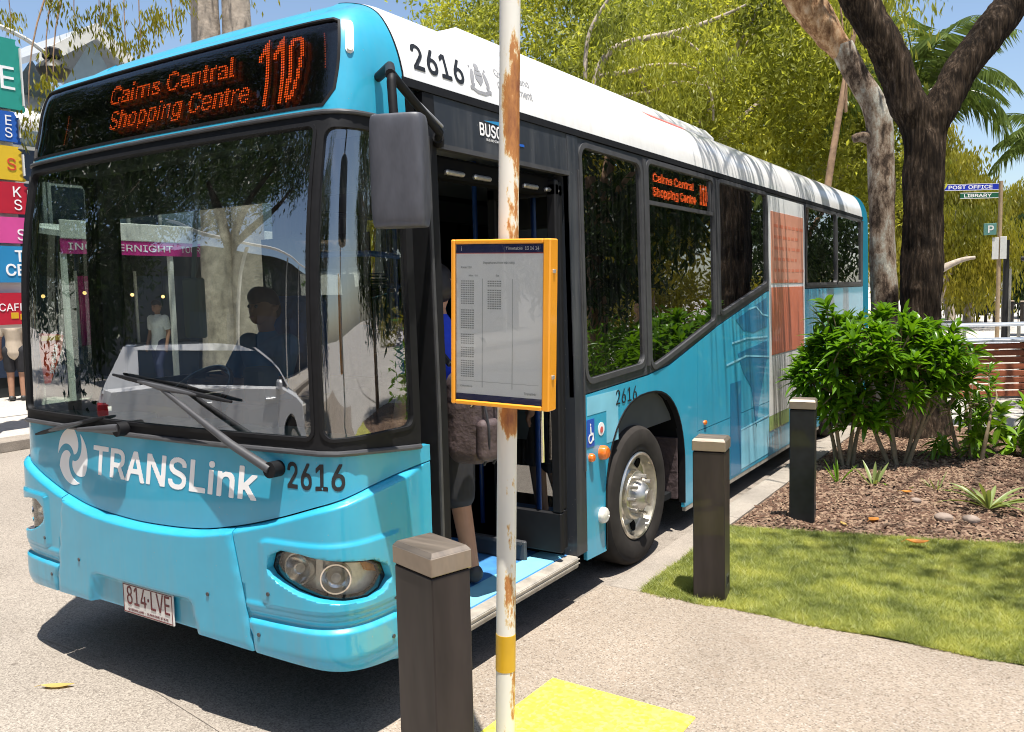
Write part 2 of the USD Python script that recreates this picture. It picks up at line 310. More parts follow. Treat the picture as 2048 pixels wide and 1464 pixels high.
M('navy_print', (.008, .012, .09), .4)
M('grey_print', (.36, .37, .36), .6)
M('qr_grey', (.2, .2, .2), .6)
G('rusty_pole', {'g': ('texture_coordinate', {}), 'mp': ('mapping', dict(scale=(1, 1, .33))), 'n': ('noise_texture', dict(scale=19, detail=8, roughness=.72)),
                 'sx': ('separate_xyz', {}), 'dx': ('math', dict(math_type='subtract', value2=2.126)), 'mx': ('map_range', dict(from_min=-.025, from_max=.018, to_min=-.20, to_max=.10, clamp=True)),
                 'zz': ('math', dict(math_type='divide', value2=3.2)),
                 'zr': ('rgb_ramp', {'ramp': [(0, (.32,)*3), (.70/3.2, (.42,)*3), (.92/3.2, (.44,)*3), (.98/3.2, (.34,)*3), (1.38/3.2, (.34,)*3), (1.47/3.2, (.62,)*3), (1.60/3.2, (.5,)*3), (2.08/3.2, (.42,)*3), (2.25/3.2, (.46,)*3), (2.35/3.2, (.56,)*3), (2.55/3.2, (.58,)*3), (2.60/3.2, (.48,)*3), (2.68/3.2, (.54,)*3), (2.72/3.2, (.34,)*3), (1, (.32,)*3)]}),
                 'zs': ('separate_color', {}), 'zo': ('math', dict(math_type='subtract', value2=.42)),
                 'a0': ('math', dict(math_type='add')), 'a1': ('math', dict(math_type='add')),
                 'r': ('rgb_ramp', {'ramp': [(0, (.76, .74, .66)), (.575, (.76, .73, .64)), (.605, (.70, .54, .28)), (.645, (.48, .20, .05)), (.72, (.40, .16, .04)), (.85, (.24, .08, .025))]}),
                 'p': ('principled_bsdf', dict(roughness=.55, coat_weight=.1))},
  [('g.object', 'mp.vector'), ('mp.vector', 'n.vector'), ('g.object', 'sx.vector'), ('sx.x', 'dx.value1'), ('dx.value', 'mx.value'), ('sx.z', 'zz.value1'), ('zz.value', 'zr.fac'), ('zr.color', 'zs.color'), ('zs.r', 'zo.value1'),
   ('n.fac', 'a0.value1'), ('mx.result', 'a0.value2'), ('a0.value', 'a1.value1'), ('zo.value', 'a1.value2'), ('a1.value', 'r.fac'), ('r.color', 'p.base_color')], 'p.BSDF')
for nm, c in dict(sign_green=(.02, .28, .22), sign_blue=(.015, .10, .42), sign_yellow=(.68, .45, .02), sign_red=(.45, .01, .03), sign_pink=(.62, .07, .28), sign_cyan=(.02, .22, .45), sign_white=(.72, .72, .70),
                  magenta=(.55, .02, .24), orange_red=(.62, .06, .03), street_blue=(.01, .03, .40), street_green=(.01, .10, .05), teal=(.12, .28, .25)).items():
    M(nm, c, .45, var=.08, scale=3)
M('wall_blue', (.24, .31, .36), .8, var=.08)
M('wall_white', (.66, .65, .61), .8, var=.08)
M('roof_white', (.62, .62, .60), .6, var=.1, scale=2)
M('roof_grey', (.30, .32, .34), .6, var=.1)
M('shop_dark', (.015, .018, .02), .5)
M('shop_navy', (.02, .035, .07), .5)
M('lamp_dark', (.03, .03, .025), .5)
M('warm_bulb', (.9, .6, .3), .5, emit=(1., .55, .2), estr=2.5)
M('galvanised', (.42, .41, .38), .5, metal=.6, var=.2)
M('post_tan', (.36, .26, .16), .7, var=.2)
M('post_black', (.012, .012, .014), .6)
M('slat_wood', (.30, .085, .035), .6, var=.35, scale=10, bump=.2, stretch=(.2, .2, 3))
M('bench_steel', (.62, .66, .72), .35, metal=.7, var=.06)
M('car_white', (.72, .73, .74), .25, coat=1.)
M('car_silver', (.45, .47, .5), .3, coat=1.)
M('car_blue', (.05, .10, .30), .25, coat=1.)
M('car_glass', (.01, .013, .016), .05, coat=1.)
M('tail_red', (.35, .01, .015), .2, coat=.8)
M('skin', (.36, .19, .12), .6, var=.08, scale=20)
M('skin_tan', (.25, .12, .07), .6, var=.08, scale=20)
M('hair_dark', (.015, .010, .008), .6, var=.3, scale=60)
M('hair_brown', (.06, .025, .012), .6, var=.3, scale=60)
M('eye_dark', (.01, .008, .008), .3)
M('lip', (.28, .10, .08), .5)
M('cloth_blue', (.012, .045, .50), .85, var=.2, scale=12, bump=.3, bscale=30, bdist=.01)
M('cloth_driver', (.03, .12, .24), .85, var=.2, scale=12)
M('cloth_white', (.72, .72, .70), .85, var=.08, scale=10)
M('cloth_black', (.018, .018, .022), .85, var=.3, scale=14)
M('cloth_beige', (.48, .40, .31), .85, var=.1, scale=10)
M('cloth_navy', (.03, .035, .09), .85, var=.2, scale=10)
M('bag_brown', (.060, .040, .040), .7, var=.45, scale=14, bump=.6, bscale=18, bdist=.02)
M('strap_white', (.55, .55, .53), .7)
M('shoe', (.03, .03, .03), .6)
leafmat('fallen_leaf', [(.48, .34, .11), (.55, .40, .16)], trans=.2)
leafmat('orange_leaf', [(.50, .20, .04), (.55, .30, .06)], trans=.2)
M('chip_pale', (.27, .18, .115), .9, var=.3, scale=30)
M('chip_brown', (.11, .058, .034), .9, var=.4, scale=30)
M('pebble', (.26, .20, .16), .8, var=.2, scale=20)

speckle('gutter_dirt', [(.16, .135, .11), (.24, .21, .175), (.29, .25, .21)], 160, big=.25, bigscale=1.8, stain=(.4, .35, .3), stainamt=.8)
# ---------------------------------------------------------------- the setting
def sheet(poly, z, step=None):
    if step:
        x0, y0, x1, y1 = poly.bounds
        gx, gy = np.arange(x0, x1+step, step), np.arange(y0, y1+step, step)
        v, f = grid_cells(poly, gx, gy)
    else:
        v, f = tri2d([poly])
    return trimesh.Trimesh(np.column_stack([v, np.full(len(v), z) if np.isscalar(z) else z(v)]), f, process=False)
def tri2d(polys):
    V, F, n = [], [], 0
    for p in polys:
        if p.is_empty or p.area < 1e-10: continue
        for q in (p.geoms if hasattr(p, 'geoms') else [p]):
            if q.geom_type != 'Polygon' or q.area < 1e-10: continue
            for t in shapely.constrained_delaunay_triangles(q).geoms:
                c = np.array(t.exterior.coords)[:3]
                if np.cross(np.append(c[1]-c[0], 0), np.append(c[2]-c[0], 0))[2] < 0: c = c[::-1]
                V.append(c); F.append([n, n+1, n+2]); n += 3
    if not V: return np.zeros((0, 2)), np.zeros((0, 3), int)
    v = np.vstack(V); key = np.round(v*1e5).astype(np.int64)
    _, first, inv = np.unique(key, axis=0, return_index=True, return_inverse=True)
    f = inv.reshape(-1)[np.array(F)]
    f = f[(f[:, 0] != f[:, 1]) & (f[:, 1] != f[:, 2]) & (f[:, 0] != f[:, 2])]
    return v[first], f
def grid_cells(poly, gx, gy):
    X, Y = np.meshgrid(np.arange(len(gx)-1), np.arange(len(gy)-1), indexing='ij'); X = X.ravel(); Y = Y.ravel()
    bx = shapely.box(gx[X], gy[Y], gx[X+1], gy[Y+1]); shapely.prepare(poly)
    full = shapely.contains_properly(poly, bx) | shapely.covers(poly, bx); part = shapely.intersects(poly, bx) & ~full
    qx0, qy0, qx1, qy1 = gx[X[full]], gy[Y[full]], gx[X[full]+1], gy[Y[full]+1]
    qv = np.stack([np.stack([qx0, qy0], 1), np.stack([qx1, qy0], 1), np.stack([qx1, qy1], 1), np.stack([qx0, qy1], 1)], 1)
    k = np.arange(len(qv))*4
    qf = np.concatenate([np.stack([k, k+1, k+2], 1), np.stack([k, k+2, k+3], 1)]) if len(qv) else np.zeros((0, 3), int)
    pv, pf = tri2d(list(shapely.intersection(bx[part], poly)))
    v = np.vstack([qv.reshape(-1, 2), pv]); f = np.vstack([qf, pf+len(qv)*4])
    key = np.round(v*1e5).astype(np.int64)
    _, first, inv = np.unique(key, axis=0, return_index=True, return_inverse=True)
    f = inv.reshape(-1)[f]
    f = f[(f[:, 0] != f[:, 1]) & (f[:, 1] != f[:, 2]) & (f[:, 0] != f[:, 2])]
    return v[first], f

KZ = .13
_e = np.linspace(1.6, 9, 90)
LAWN = Polygon([(x, 2.10-.1*(x-1.6)/7.4+.012*math.sin(x*9.1)+.010*math.sin(x*23.7+1)+.007*math.sin(x*51)) for x in _e]+[ (9, 5.4), (5, 4.6), (3.9, 4.22), (3.46, 4.10), (3.0, 3.98), (2.5, 3.86), (2.1, 3.74), (1.8, 3.66), (1.60, 3.62)])
BED = Polygon([(1.60, 3.62), (1.8, 3.66), (2.1, 3.74), (2.5, 3.86), (3.0, 3.98), (3.46, 4.10), (3.9, 4.22), (5, 4.6), (9, 5.4), (9, 9.2), (4.2, 9.4), (1.60, 8.9)])
PATH = Polygon([(1.35, -14), (14, -14), (14, 1.92), (9, 2.0), (3.5, 2.065), (2.4, 2.09), (1.60, 2.10), (1.35, 2.10)])
tag(obj('ground', sheet(sbox(-400, -400, 400, 400), -.012), 'plaza_concrete', smooth=False), kind='structure')
tag(obj('road', sheet(sbox(-7.6, -60, 1.36, 14), 0.0), 'asphalt', smooth=False), kind='structure')
m = MB(); pv, pf = tri2d([PATH]); m.add(np.column_stack([pv, np.full(len(pv), KZ)]), pf)
m.add([(1.35, -14, KZ), (1.35, 2.1, KZ), (1.35, 2.1, -.01), (1.35, -14, -.01)], [[0, 1, 2, 3]])
tag(obj('pavement', m, 'path_aggregate', smooth=False), kind='structure')
m = MB()
yk = 2.104
while yk < 14:                                             # kerb cast in lengths, with a dished gutter strip before it
    y1 = min(yk+1.83, 14)
    prof = [(1.36, -.01), (1.36, .085), (1.375, .115), (1.405, KZ), (1.597, KZ), (1.597, -.01)]
    v = np.array([(x, y, z) for y in (yk, y1-.006) for x, z in prof]); k = len(prof)
    m.add(v, [[i, i+1, i+1+k, i+k] for i in range(k-1)]); m.add(v, [[0, 2, 1], [0, 3, 2], [0, 4, 3], [0, 5, 4], [k, k+1, k+2], [k, k+2, k+3], [k, k+3, k+4], [k, k+4, k+5]]); yk = y1
tag(obj('kerb', m, 'kerb_concrete', smooth=35), kind='structure')
tag(obj('gutter', sheet(sbox(1.02, 1.0, 1.358, 14), .004), 'gutter_dirt', smooth=False), kind='structure')
def bed_z(v):
    p = np.column_stack([v, 0*v[:, :1]])
    d = np.clip(shapely.distance(shapely.points(v), BED.exterior)/.5, 0, 1)
    return KZ-.03+.16*d*(meshkit.fbm(p*1.6, 4, 3)-.2)+.035*meshkit.fbm(p*9, 3, 8)
tag(obj('garden_bed', sheet(BED, bed_z, .09), 'mulch_soil', smooth=60), kind='structure')
def lawn_z(v): return KZ-.012+.03*meshkit.fbm(np.column_stack([v, 0*v[:, :1]])*2, 3, 5)
tag(obj('lawn', sheet(LAWN, lawn_z, .12), 'lawn_soil', smooth=60), kind='structure')
tag(obj('plaza', sheet(Polygon([(-7.6, 14), (1.6, 14), (1.6, 9.0), (4.2, 9.5), (9, 9.3), (30, 9), (40, 130), (-40, 130), (-7.6, 20)]), .012), 'plaza_concrete', smooth=False), kind='structure')
m = MB(); m.box((-8.0, -60, -.01), (-7.62, 60, .14), .015)
tag(obj('far_kerb', m, 'kerb_concrete', smooth=35), kind='structure')
tag(obj('far_pavement', sheet(sbox(-40, -60, -8.0, 60), .125), 'plaza_concrete', smooth=False), kind='structure')
m = MB()                                                   # worn scratch line left in the asphalt before the bus
pts = [(-1.15, .10), (-.85, .103), (-.348, .075), (.161, .004), (.523, -.052), (.69, -.078)]
sp = smoothpath([(a, b, 0) for a, b in pts], 30)[:, :2]
ln = LineString(sp).buffer(.007)
tag(obj('chalk_line', sheet(ln, .004), 'kerb_concrete', smooth=False), kind='structure')

# grass blades of the lawn: one growth, uncountable
def blades(n, rr, zf, hmin, hmax, w):
    x0, y0, x1, y1 = LAWN.bounds; x1 = min(x1, 4.6)
    p = np.column_stack([rr.uniform(x0-.01, x1, n*2), rr.uniform(y0-.02, min(y1, 4.7), n*2)])
    p = p[shapely.contains_xy(LAWN.buffer(.015), p[:, 0], p[:, 1])][:n]; n = len(p)
    # a little thinner in worn patches
    f = meshkit.fbm(np.column_stack([p*2.2, 0*p[:, :1]]), 3, 11); keep = rr.random(n) < np.clip((f-.15)*5, .6, 1); p = p[keep]; n = len(p)
    z = lawn_z(p); h = rr.uniform(hmin, hmax, n); a = rr.uniform(0, 2*np.pi, n); le = rr.uniform(.4, 1.7, n)*h; la = rr.uniform(0, 2*np.pi, n)
    b = np.column_stack([p, z]); side = np.column_stack([np.cos(a), np.sin(a), 0*a])*w
    tip = b+np.column_stack([np.cos(la)*le, np.sin(la)*le, h])
    v = np.stack([b-side, b+side, tip], 1).reshape(-1, 3); return v, np.arange(len(v)).reshape(-1, 3)
m = MB(); m.add(*blades(300000, np.random.default_rng(3), lawn_z, .010, .026, .0026))
m.add(*blades(26000, np.random.default_rng(4), lawn_z, .025, .045, .0026))
tag(obj('grass', m, 'grass_blades', smooth=False), 'short bright green grass of the lawn beside the path', 'grass', kind='stuff')

# ---------------------------------------------------------------- the bus
PP = np.array([(0, 0), (.3, .0045), (.6, .018), (.85, .036), (1.0, .051), (1.085, .066), (1.145, .092), (1.188, .14), (1.212, .22), (1.22, .35), (1.22, .6)], float)
PD = np.concatenate([[0], np.cumsum(np.hypot(*np.diff(PP, axis=0).T))]); S0 = PD[-1]
_cx, _cy = PchipInterpolator(PD, PP[:, 0]), PchipInterpolator(PD, PP[:, 1])
VT = np.array([(.05, .05, 0, .02), (.15, .15, 0, .012), (.30, .30, 0, .004), (.45, .45, 0, 0), (.9, .9, 0, 0), (1.29, 1.29, 0, .015), (1.7, 1.7, .005, .022), (2.0, 2.0, .01, .036), (2.3, 2.3, .014, .075), (2.55, 2.55, .018, .128), (2.70, 2.70, .022, .165), (2.84, 2.83, .03, .2), (2.92, 2.91, .04, .215), (3.0, 2.985, .06, .235), (3.08, 3.055, .09, .265), (3.16, 3.12, .135, .315), (3.24, 3.17, .2, .375), (3.32, 3.205, .28, .43), (3.40, 3.225, .37, .48)])
_Z, _DX, _DY = (PchipInterpolator(VT[:, 0], VT[:, k]) for k in (1, 2, 3))
LEN = 11.1
def S(s, v):
    s = np.asarray(s, float); v = np.clip(np.asarray(v, float), .05, 3.40)
    a = np.abs(s); ac = np.clip(a, 0, S0)
    bx = _cx(ac); by = np.where(a > S0, .6+(a-S0), _cy(ac)); w = np.clip(1-by/.66, 0, 1)**1.25
    drop = .11*np.clip((v-3.0)/.3, 0, 1)**1.3
    return np.stack([np.sign(s)*bx*(1-_DX(v)/1.22), by+_DY(v)*w, _Z(v)-drop*w], -1)
def SN(s, v):
    e = 2e-3; s = np.asarray(s, float); v = np.clip(np.asarray(v, float), .06, 3.39)
    a = S(s+e, v)-S(s-e, v); b = S(s, v+e)-S(s, v-e); n = np.cross(a, b)
    return n/(np.linalg.norm(n, axis=-1, keepdims=True)+1e-12)
def SY(y): return S0+y-.6                                   # s of a place on the nearside
def on_bus(sv, off): return S(sv[:, 0], sv[:, 1])+SN(sv[:, 0], sv[:, 1])*(off[:, None] if np.ndim(off) else off)
fr = np.arange(-1.8, 1.801, .05)
SG = np.unique(np.round(np.concatenate([np.arange(-SY(11.2), -1.8, .5), fr, np.arange(1.8, SY(11.2), .5)]), 4))
VG = np.unique(np.round(np.concatenate([np.arange(.05, 2.8, .125), np.arange(2.8, 3.401, .04)]), 4))
def panel(poly, off=0., depth=.012, sg=None, vg=None):
    """a sheet of the bus's skin: poly in (s, v), bent to the body, its edge turned inwards by depth"""
    v2, f = grid_cells(poly, SG if sg is None else sg, VG if vg is None else vg)
    o = off(v2[:, 0], v2[:, 1]) if callable(off) else np.full(len(v2), float(off))
    P = on_bus(v2, o); m = MB(); m.add(P, f)
    if depth:
        e = np.sort(np.vstack([f[:, [0, 1]], f[:, [1, 2]], f[:, [2, 0]]]), 1); ed = np.vstack([f[:, [0, 1]], f[:, [1, 2]], f[:, [2, 0]]])
        u_, inv, cnt = np.unique(e, axis=0, return_inverse=True, return_counts=True); b = ed[cnt[inv.reshape(-1)] == 1]
        Q = on_bus(v2, np.minimum(o, 0 if not callable(off) else o)*0+o-depth); n = len(P)
        m2 = MB(); m2.add(np.vstack([P, Q]), np.vstack([np.vstack([f]), np.column_stack([b[:, 0], b[:, 0]+n, b[:, 1]+n]), np.column_stack([b[:, 0], b[:, 1]+n, b[:, 1]])]))
        return m2
    return m
def P2(pts): return Polygon(pts).buffer(0)
def SB(y0, v0, y1, v1): return sbox(SY(y0), v0, SY(y1), v1)    # box on the nearside by y
def mirror(p): return affinity.scale(p, -1, 1, origin=(0, 0))
def text_bus(text, s0, v0, h, width=None, off=.004, depth=.0004, bold=False, slope=0., shear=0.):
    m = textm(text, h, depth, bold, width); x, y, z = m.vertices.T
    sv = np.column_stack([s0+x+y*shear, v0+y+x*slope]); m.vertices = on_bus(sv, off+z); return m
def poly_bus(poly, off=.004, step=.04):
    g = np.arange(poly.bounds[0]-.01, poly.bounds[2]+step, step); h = np.arange(poly.bounds[1]-.01, poly.bounds[3]+step, step)
    return panel(poly, off, 0.0008, g, h)

bus = thing('city_bus', 'long blue and white city bus standing at the kerb with its front door open', 'bus')
sg_f = np.unique(np.round(np.arange(-1.76, 1.761, .022), 4)); vg_f = np.unique(np.round(np.arange(.2, 1.32, .008), 4))
ss = np.array([0, .2, .42, .654, .9, 1.133, 1.36, 1.63, 1.76]); sv_ = np.array([.852, .857, .872, .912, .974, 1.045, 1.100, 1.128, 1.135])
smile = PchipInterpolator(ss, sv_)
bot = PchipInterpolator([0, .44, .76, 1.08, 1.4, 1.64, 1.76], [.405, .398, .382, .36, .315, .255, .24])
def st(x): x = np.clip(x, 0, 1); return x*x*(3-2*x)
def seam(v): return .654+.2023*(.912-v)
HL = shapely.Polygon([(.868, .765), (.885, .815), (.94, .842), (1.03, .838), (1.135, .820), (1.22, .806), (1.31, .790), (1.375, .752), (1.395, .70), (1.36, .662), (1.30, .646), (1.20, .652), (1.10, .666), (1.0, .688), (.925, .718), (.885, .742)]).buffer(.012).buffer(-.012)
HLF = rrect(.825, .60, 1.47, .892, .03)
HLD = HL.buffer(.01)
def bump(s, v):
    a = np.abs(s); fade = 1-st((a-1.50)/.2)
    b = .032*st((smile(a)-v)/.022)*fade
    d = seam(v)-a
    b = b+.013*st(d/.014)*st((smile(a)-v)/.026)
    lip = .528+.0*a
    corner = st(-d/.012)*(1-st((a-1.52)/.18))
    b = b+corner*(.013*st((lip-v)/.010)-.009*(st((v-lip)/.006)*(1-st((v-lip-.022)/.012))))
    b = b+corner*.006*st((v-.575)/.01)*(1-st((v-.60)/.012))
    pts = shapely.points(a, v)
    dd = np.where(shapely.contains(HLF, pts), shapely.distance(pts, HLF.exterior), 0)
    b = b+.010*st(dd/.010)
    dh = shapely.distance(pts, HL)
    b = b-.015*(1-st(dh/.012))
    r = st((.375+.3*(.56-v)-a)/.03)*st((.560-v)/.03)
    b = b-.036*r
    return b-.05*np.clip((.43-v)/.12, 0, 1)**2*(a < 1.76)
low = Polygon([(s, float(bot(abs(s)))) for s in np.linspace(-1.742, 1.742, 70)]+[(s, float(smile(abs(s)))) for s in np.linspace(1.742, -1.742, 90)])
cut = Polygon([(seam(.2), .2), (seam(1.3), 1.3), (-seam(1.3), 1.3), (-seam(.2), .2)])
obj('bumper_panel', panel(low.intersection(cut).buffer(-.003), bump, .05, sg_f, vg_f), 'blue_paint', bus, 35)
for sgn in (1, -1):
    c = low.difference(cut).intersection(sbox(0, 0, 3, 3)).buffer(-.003).difference(HLD)
    c = c if sgn > 0 else mirror(c)
    obj('bumper_corner', panel(c, bump, .05, sg_f, vg_f), 'blue_paint', bus, 35)
wsb = lambda a: 1.258-.012*np.clip((a-1.0)/.3, 0, 1)-.035*np.clip((a-1.3)/.35, 0, 1)
upr = Polygon([(s, float(smile(abs(s)))+.002) for s in np.linspace(-1.742, 1.742, 90)]+[(s, float(wsb(abs(s)))) for s in np.linspace(1.742, -1.742, 60)])
obj('front_panel', panel(upr.buffer(-.001), 0., .04, sg_f, vg_f), 'blue_paint', bus, 35)
# dark carcass behind all gaps
obj('carcass', panel(sbox(-1.70, .42, 1.70, 1.24), -.085, 0, sg_f), 'underbody', bus, False)
# headlights
for sgn in (1, -1):
    f_ = (lambda q: q) if sgn > 0 else mirror
    bowl = panel(f_(HL.buffer(.012)), -.05, 0, sg_f, vg_f); h = obj('headlight', bowl, 'reflector', bus, 40)
    for (cs, cv, rr, mt) in ((.985, .765, .062, 'chrome'), (1.165, .735, .058, 'chrome')):
        P = on_bus(np.array([[sgn*cs, cv]]), -.048)[0]; n = SN(sgn*cs, cv); x = unit(np.cross([0, 0, 1], n)); T = frame(P, x, np.cross(n, x), n)
        q = revolve([(.006, .004), (.02, .006), (.045, .02), (rr, .045), (rr+.006, .045), (rr+.006, .0)], 28); q.apply_transform(T); obj('lamp_bowl', q, mt, h, 30)
        q = trimesh.creation.icosphere(2, .021); q.apply_translation((0, 0, .026)); q.apply_transform(T); obj('bulb', q, 'clear_lens_white', h, True)
    obj('turn_indicator', panel(f_(HL.intersection(Polygon([(1.245, .9), (1.5, .9), (1.5, .68), (1.33, .735)]))), -.03, .02, sg_f, vg_f), 'amber_reflector', h, 35)
    obj('divider', panel(f_(HL.intersection(Polygon([(1.065, .9), (1.10, .9), (1.085, .6), (1.05, .6)]))), -.034, .03, sg_f, vg_f), 'reflector', h, 35)
    obj('lens', panel(f_(HL), .004, 0, sg_f, vg_f), 'lamp_glass', h, True)
    obj('seal', panel(f_(HLD.buffer(.002).difference(HL.buffer(-.006))), .001, .03, sg_f, vg_f), 'black_rubber', h, 35)
for s_, v_ in ((.86, .655), (1.43, .60), (.80, .47), (1.40, .44), (-.86, .655), (-.80, .47), (.50, .60), (-.50, .60)):
    P_ = on_bus(np.array([[s_, v_]]), bump(np.array([s_]), np.array([v_]))+.001)[0]; n_ = SN(s_, v_); x_ = unit(np.cross([0, 0, 1], n_)); q = trimesh.creation.cylinder(.009, .006, sections=14); q.apply_transform(frame(P_, x_, np.cross(n_, x_), n_)); obj('fixing', q, 'frame_grey', bus, 30)
# number plate
x0, x1, z0, z1 = -.150, .240, .395, .545
pc = on_bus(np.array([[.045, .44]]), .022)[0]; m = MB(); m.box((x0, pc[1]-.006, z0), (x1, pc[1]+.004, z1), .004)
np_ = obj('number_plate', m, 'plate_white', bus, 30)
obj('plate_number', on_plane(textm('814·LVE', .088, .0015, False, .335), (x0+.03, pc[1]-.0065, z0+.049), (1, 0, 0), (0, 0, 1)), 'plate_maroon', np_, False)
obj('plate_number', on_plane(textm('QUEENSLAND - SUNSHINE STATE', .011, .001, False, .31), (x0+.04, pc[1]-.0065, z0+.018), (1, 0, 0), (0, 0, 1)), 'plate_maroon', np_, False, label='small line of lettering along the plate foot')
m = MB(); e = .004
for a, b in (((x0+.006, z0+.006), (x1-.006, z0+.006+e)), ((x0+.006, z1-.006-e), (x1-.006, z1-.006)), ((x0+.006, z0+.011), (x0+.006+e, z1-.011)), ((x1-.006-e, z0+.011), (x1-.006, z1-.011))):
    m.box((a[0], pc[1]-.0075, a[1]), (b[0], pc[1]-.005, b[1]))
obj('plate_border', m, 'plate_maroon', np_, False)
# emblem and lettering on the front
lc = (-.598, 1.108)
ring = affinity.scale(Point(lc).buffer(.148, quad_segs=24), 1., .98)
th = np.linspace(-1, 1, 30)
def swirl(rot): return affinity.rotate(LineString([(lc[0]+.5*(t+1)*.20*math.cos(1.15*t), lc[1]+.5*(t+1)*.20*math.sin(1.15*t)) for t in th]).buffer(.017), rot, origin=lc)
emb = ring
for rot in (40, 160, 280): emb = emb.difference(swirl(rot))
obj('emblem', poly_bus(emb, .0012), 'letter_white', bus, False)
obj('front_lettering', text_bus('TRANSLink', -.415, 1.045, .137, 1.19, .0012, bold=True, slope=-.006, shear=.12), 'letter_white', bus, False)
obj('fleet_number', text_bus('2616', .94, 1.110, .104, .275, .0012, bold=True, slope=-.02), 'letter_black', bus, False)

# windscreen surround, panes
surr = sbox(-1.672, 1.0, 1.672, 2.632).intersection(Polygon([(s, float(wsb(abs(s)))+.003) for s in np.linspace(-1.68, 1.68, 60)]+[(1.68, 2.7), (-1.68, 2.7)]))
main = rrect(-1.085, 1.318, 1.085, 2.585, .035); corn = rrect(1.128, 1.312, 1.622, 2.575, .045)
corn = corn.difference(Polygon([(1.1, 1.2), (1.7, 1.2), (1.7, 1.285), (1.5, 1.312), (1.1, 1.312)]))
obj('windscreen_frame', panel(surr.difference(main).difference(corn).difference(mirror(corn)), .006, .04), 'black_rubber', bus, 35)
gs = np.unique(np.round(np.arange(-1.8, 1.81, .04), 4)); gv = np.unique(np.round(np.arange(1.2, 2.7, .08), 4))
obj('windscreen', panel(main, -.006, 0, gs, gv), 'windscreen_glass', bus, True)
obj('corner_window', panel(corn, -.006, 0, gs, gv), 'corner_glass', bus, True)
obj('corner_window', panel(mirror(corn), -.006, 0, gs, gv), 'corner_glass', bus, True)
seal = panel(main.buffer(.012).difference(main.buffer(-.004)).union(corn.buffer(.010).difference(corn.buffer(-.004))).union(mirror(corn.buffer(.010).difference(corn.buffer(-.004)))), .011, .02, gs, gv)
obj('windscreen_seal', seal, 'black_rubber', bus, 35)
# lower rubber lip of the windscreen
lip = [on_bus(np.array([[s, float(wsb(abs(s)))+.004]]), .012)[0] for s in np.linspace(-1.66, 1.66, 50)]
obj('lower_trim', MB().tube(lip, .012, 8), 'frame_grey', bus, 40)
lip = [on_bus(np.array([[s, 2.634]]), .010)[0] for s in np.linspace(-1.66, 1.66, 50)]
obj('upper_trim', MB().tube(lip, .010, 8), 'frame_grey', bus, 40)

# blue head of the roof with the destination sign
SIGN = Polygon([(-1.115, 2.672), (1.105, 2.672), (1.150, 2.735), (1.178, 3.045), (1.155, 3.062), (-1.155, 3.062), (-1.178, 3.045), (-1.150, 2.735)]).buffer(.02).buffer(-.02)
seam_s = lambda v: 1.655-.10*np.clip((v-2.85)/.5, 0, 1)
headp = Polygon([(-1.655, 2.640), (1.655, 2.640)]+[(float(seam_s(v)), v) for v in np.linspace(2.8, 3.40, 20)]+[(-float(seam_s(v)), v) for v in np.linspace(3.40, 2.8, 20)])
vg_h = np.unique(np.round(np.concatenate([np.arange(2.62, 3.41, .02)]), 4))
obj('front_cap', panel(headp.difference(SIGN.buffer(.012)), .004, .03, gs, vg_h), 'blue_paint', bus, 40)
obj('sign_seal', panel(SIGN.buffer(.014).difference(SIGN), .006, .03, gs, vg_h), 'black_rubber', bus, 35)
ds = obj('destination_sign', panel(SIGN, -.028, 0, gs, vg_h), 'led_black', bus, 35)
def led_text(text, s0, v0, h, width, pitch, bold=False):
    m = textm(text, h, .001, bold, width); m.vertices[:, 2] = 0
    m.merge_vertices(); tri = m.triangles[:, :, :2]; tri = tri[np.abs(np.cross(np.c_[tri[:, 1]-tri[:, 0], 0*tri[:, 0, :1]], np.c_[tri[:, 2]-tri[:, 0], 0*tri[:, 0, :1]])[:, 2]) > 1e-9]
    U = shapely.union_all([Polygon(t) for t in tri]).buffer(pitch*.16)
    b = U.bounds; gx, gy = np.meshgrid(np.arange(b[0], b[2]+pitch, pitch), np.arange(b[1], b[3]+pitch, pitch)); g = np.column_stack([gx.ravel(), gy.ravel()])
    g = g[shapely.contains_xy(U, g[:, 0], g[:, 1])]; r = pitch*.38; k = np.arange(6)*np.pi/3
    v2 = (g[:, None, :]+r*np.stack([np.cos(k), np.sin(k)], -1)[None]).reshape(-1, 2); n = np.arange(len(g))*6
    f = np.concatenate([np.stack([n, n+i, n+i+1], 1) for i in range(1, 5)])
    return v2+np.array([s0, v0]), f
for txt, s, v, h, w in (('Cairns Central', -.437, 2.882, .096, .975), ('Shopping Centre', -.405, 2.752, .096, 1.055)):
    v2, f = led_text(txt, s, v, h, w, .0112); obj('led_line', trimesh.Trimesh(on_bus(v2, np.full(len(v2), -.021)), f, process=False), 'led_orange', ds, False)
def led_shape(U, s0, v0, pitch):
    b = U.bounds; gx, gy = np.meshgrid(np.arange(b[0], b[2]+pitch, pitch), np.arange(b[1], b[3]+pitch, pitch)); g = np.column_stack([gx.ravel(), gy.ravel()])
    g = g[shapely.contains_xy(U, g[:, 0], g[:, 1])]; r = pitch*.42; k = np.arange(6)*np.pi/3
    v2 = (g[:, None, :]+r*np.stack([np.cos(k), np.sin(k)], -1)[None]).reshape(-1, 2); n = np.arange(len(g))*6
    return v2+np.array([s0, v0]), np.concatenate([np.stack([n, n+i, n+i+1], 1) for i in range(1, 5)])
one = LineString([(0, .215), (.045, .29), (.045, .0)]).buffer(.0125, cap_style='square', join_style='mitre')
U = shapely.union_all([one, affinity.translate(one, .092, 0), LineString([(.19, .26), (.205, .285), (.235, .285), (.255, .262), (.25, .20), (.205, .02), (.18, .01), (.175, .05), (.19, .26)]).buffer(.012)])
v2, f = led_shape(U, .705, 2.72, .0115)
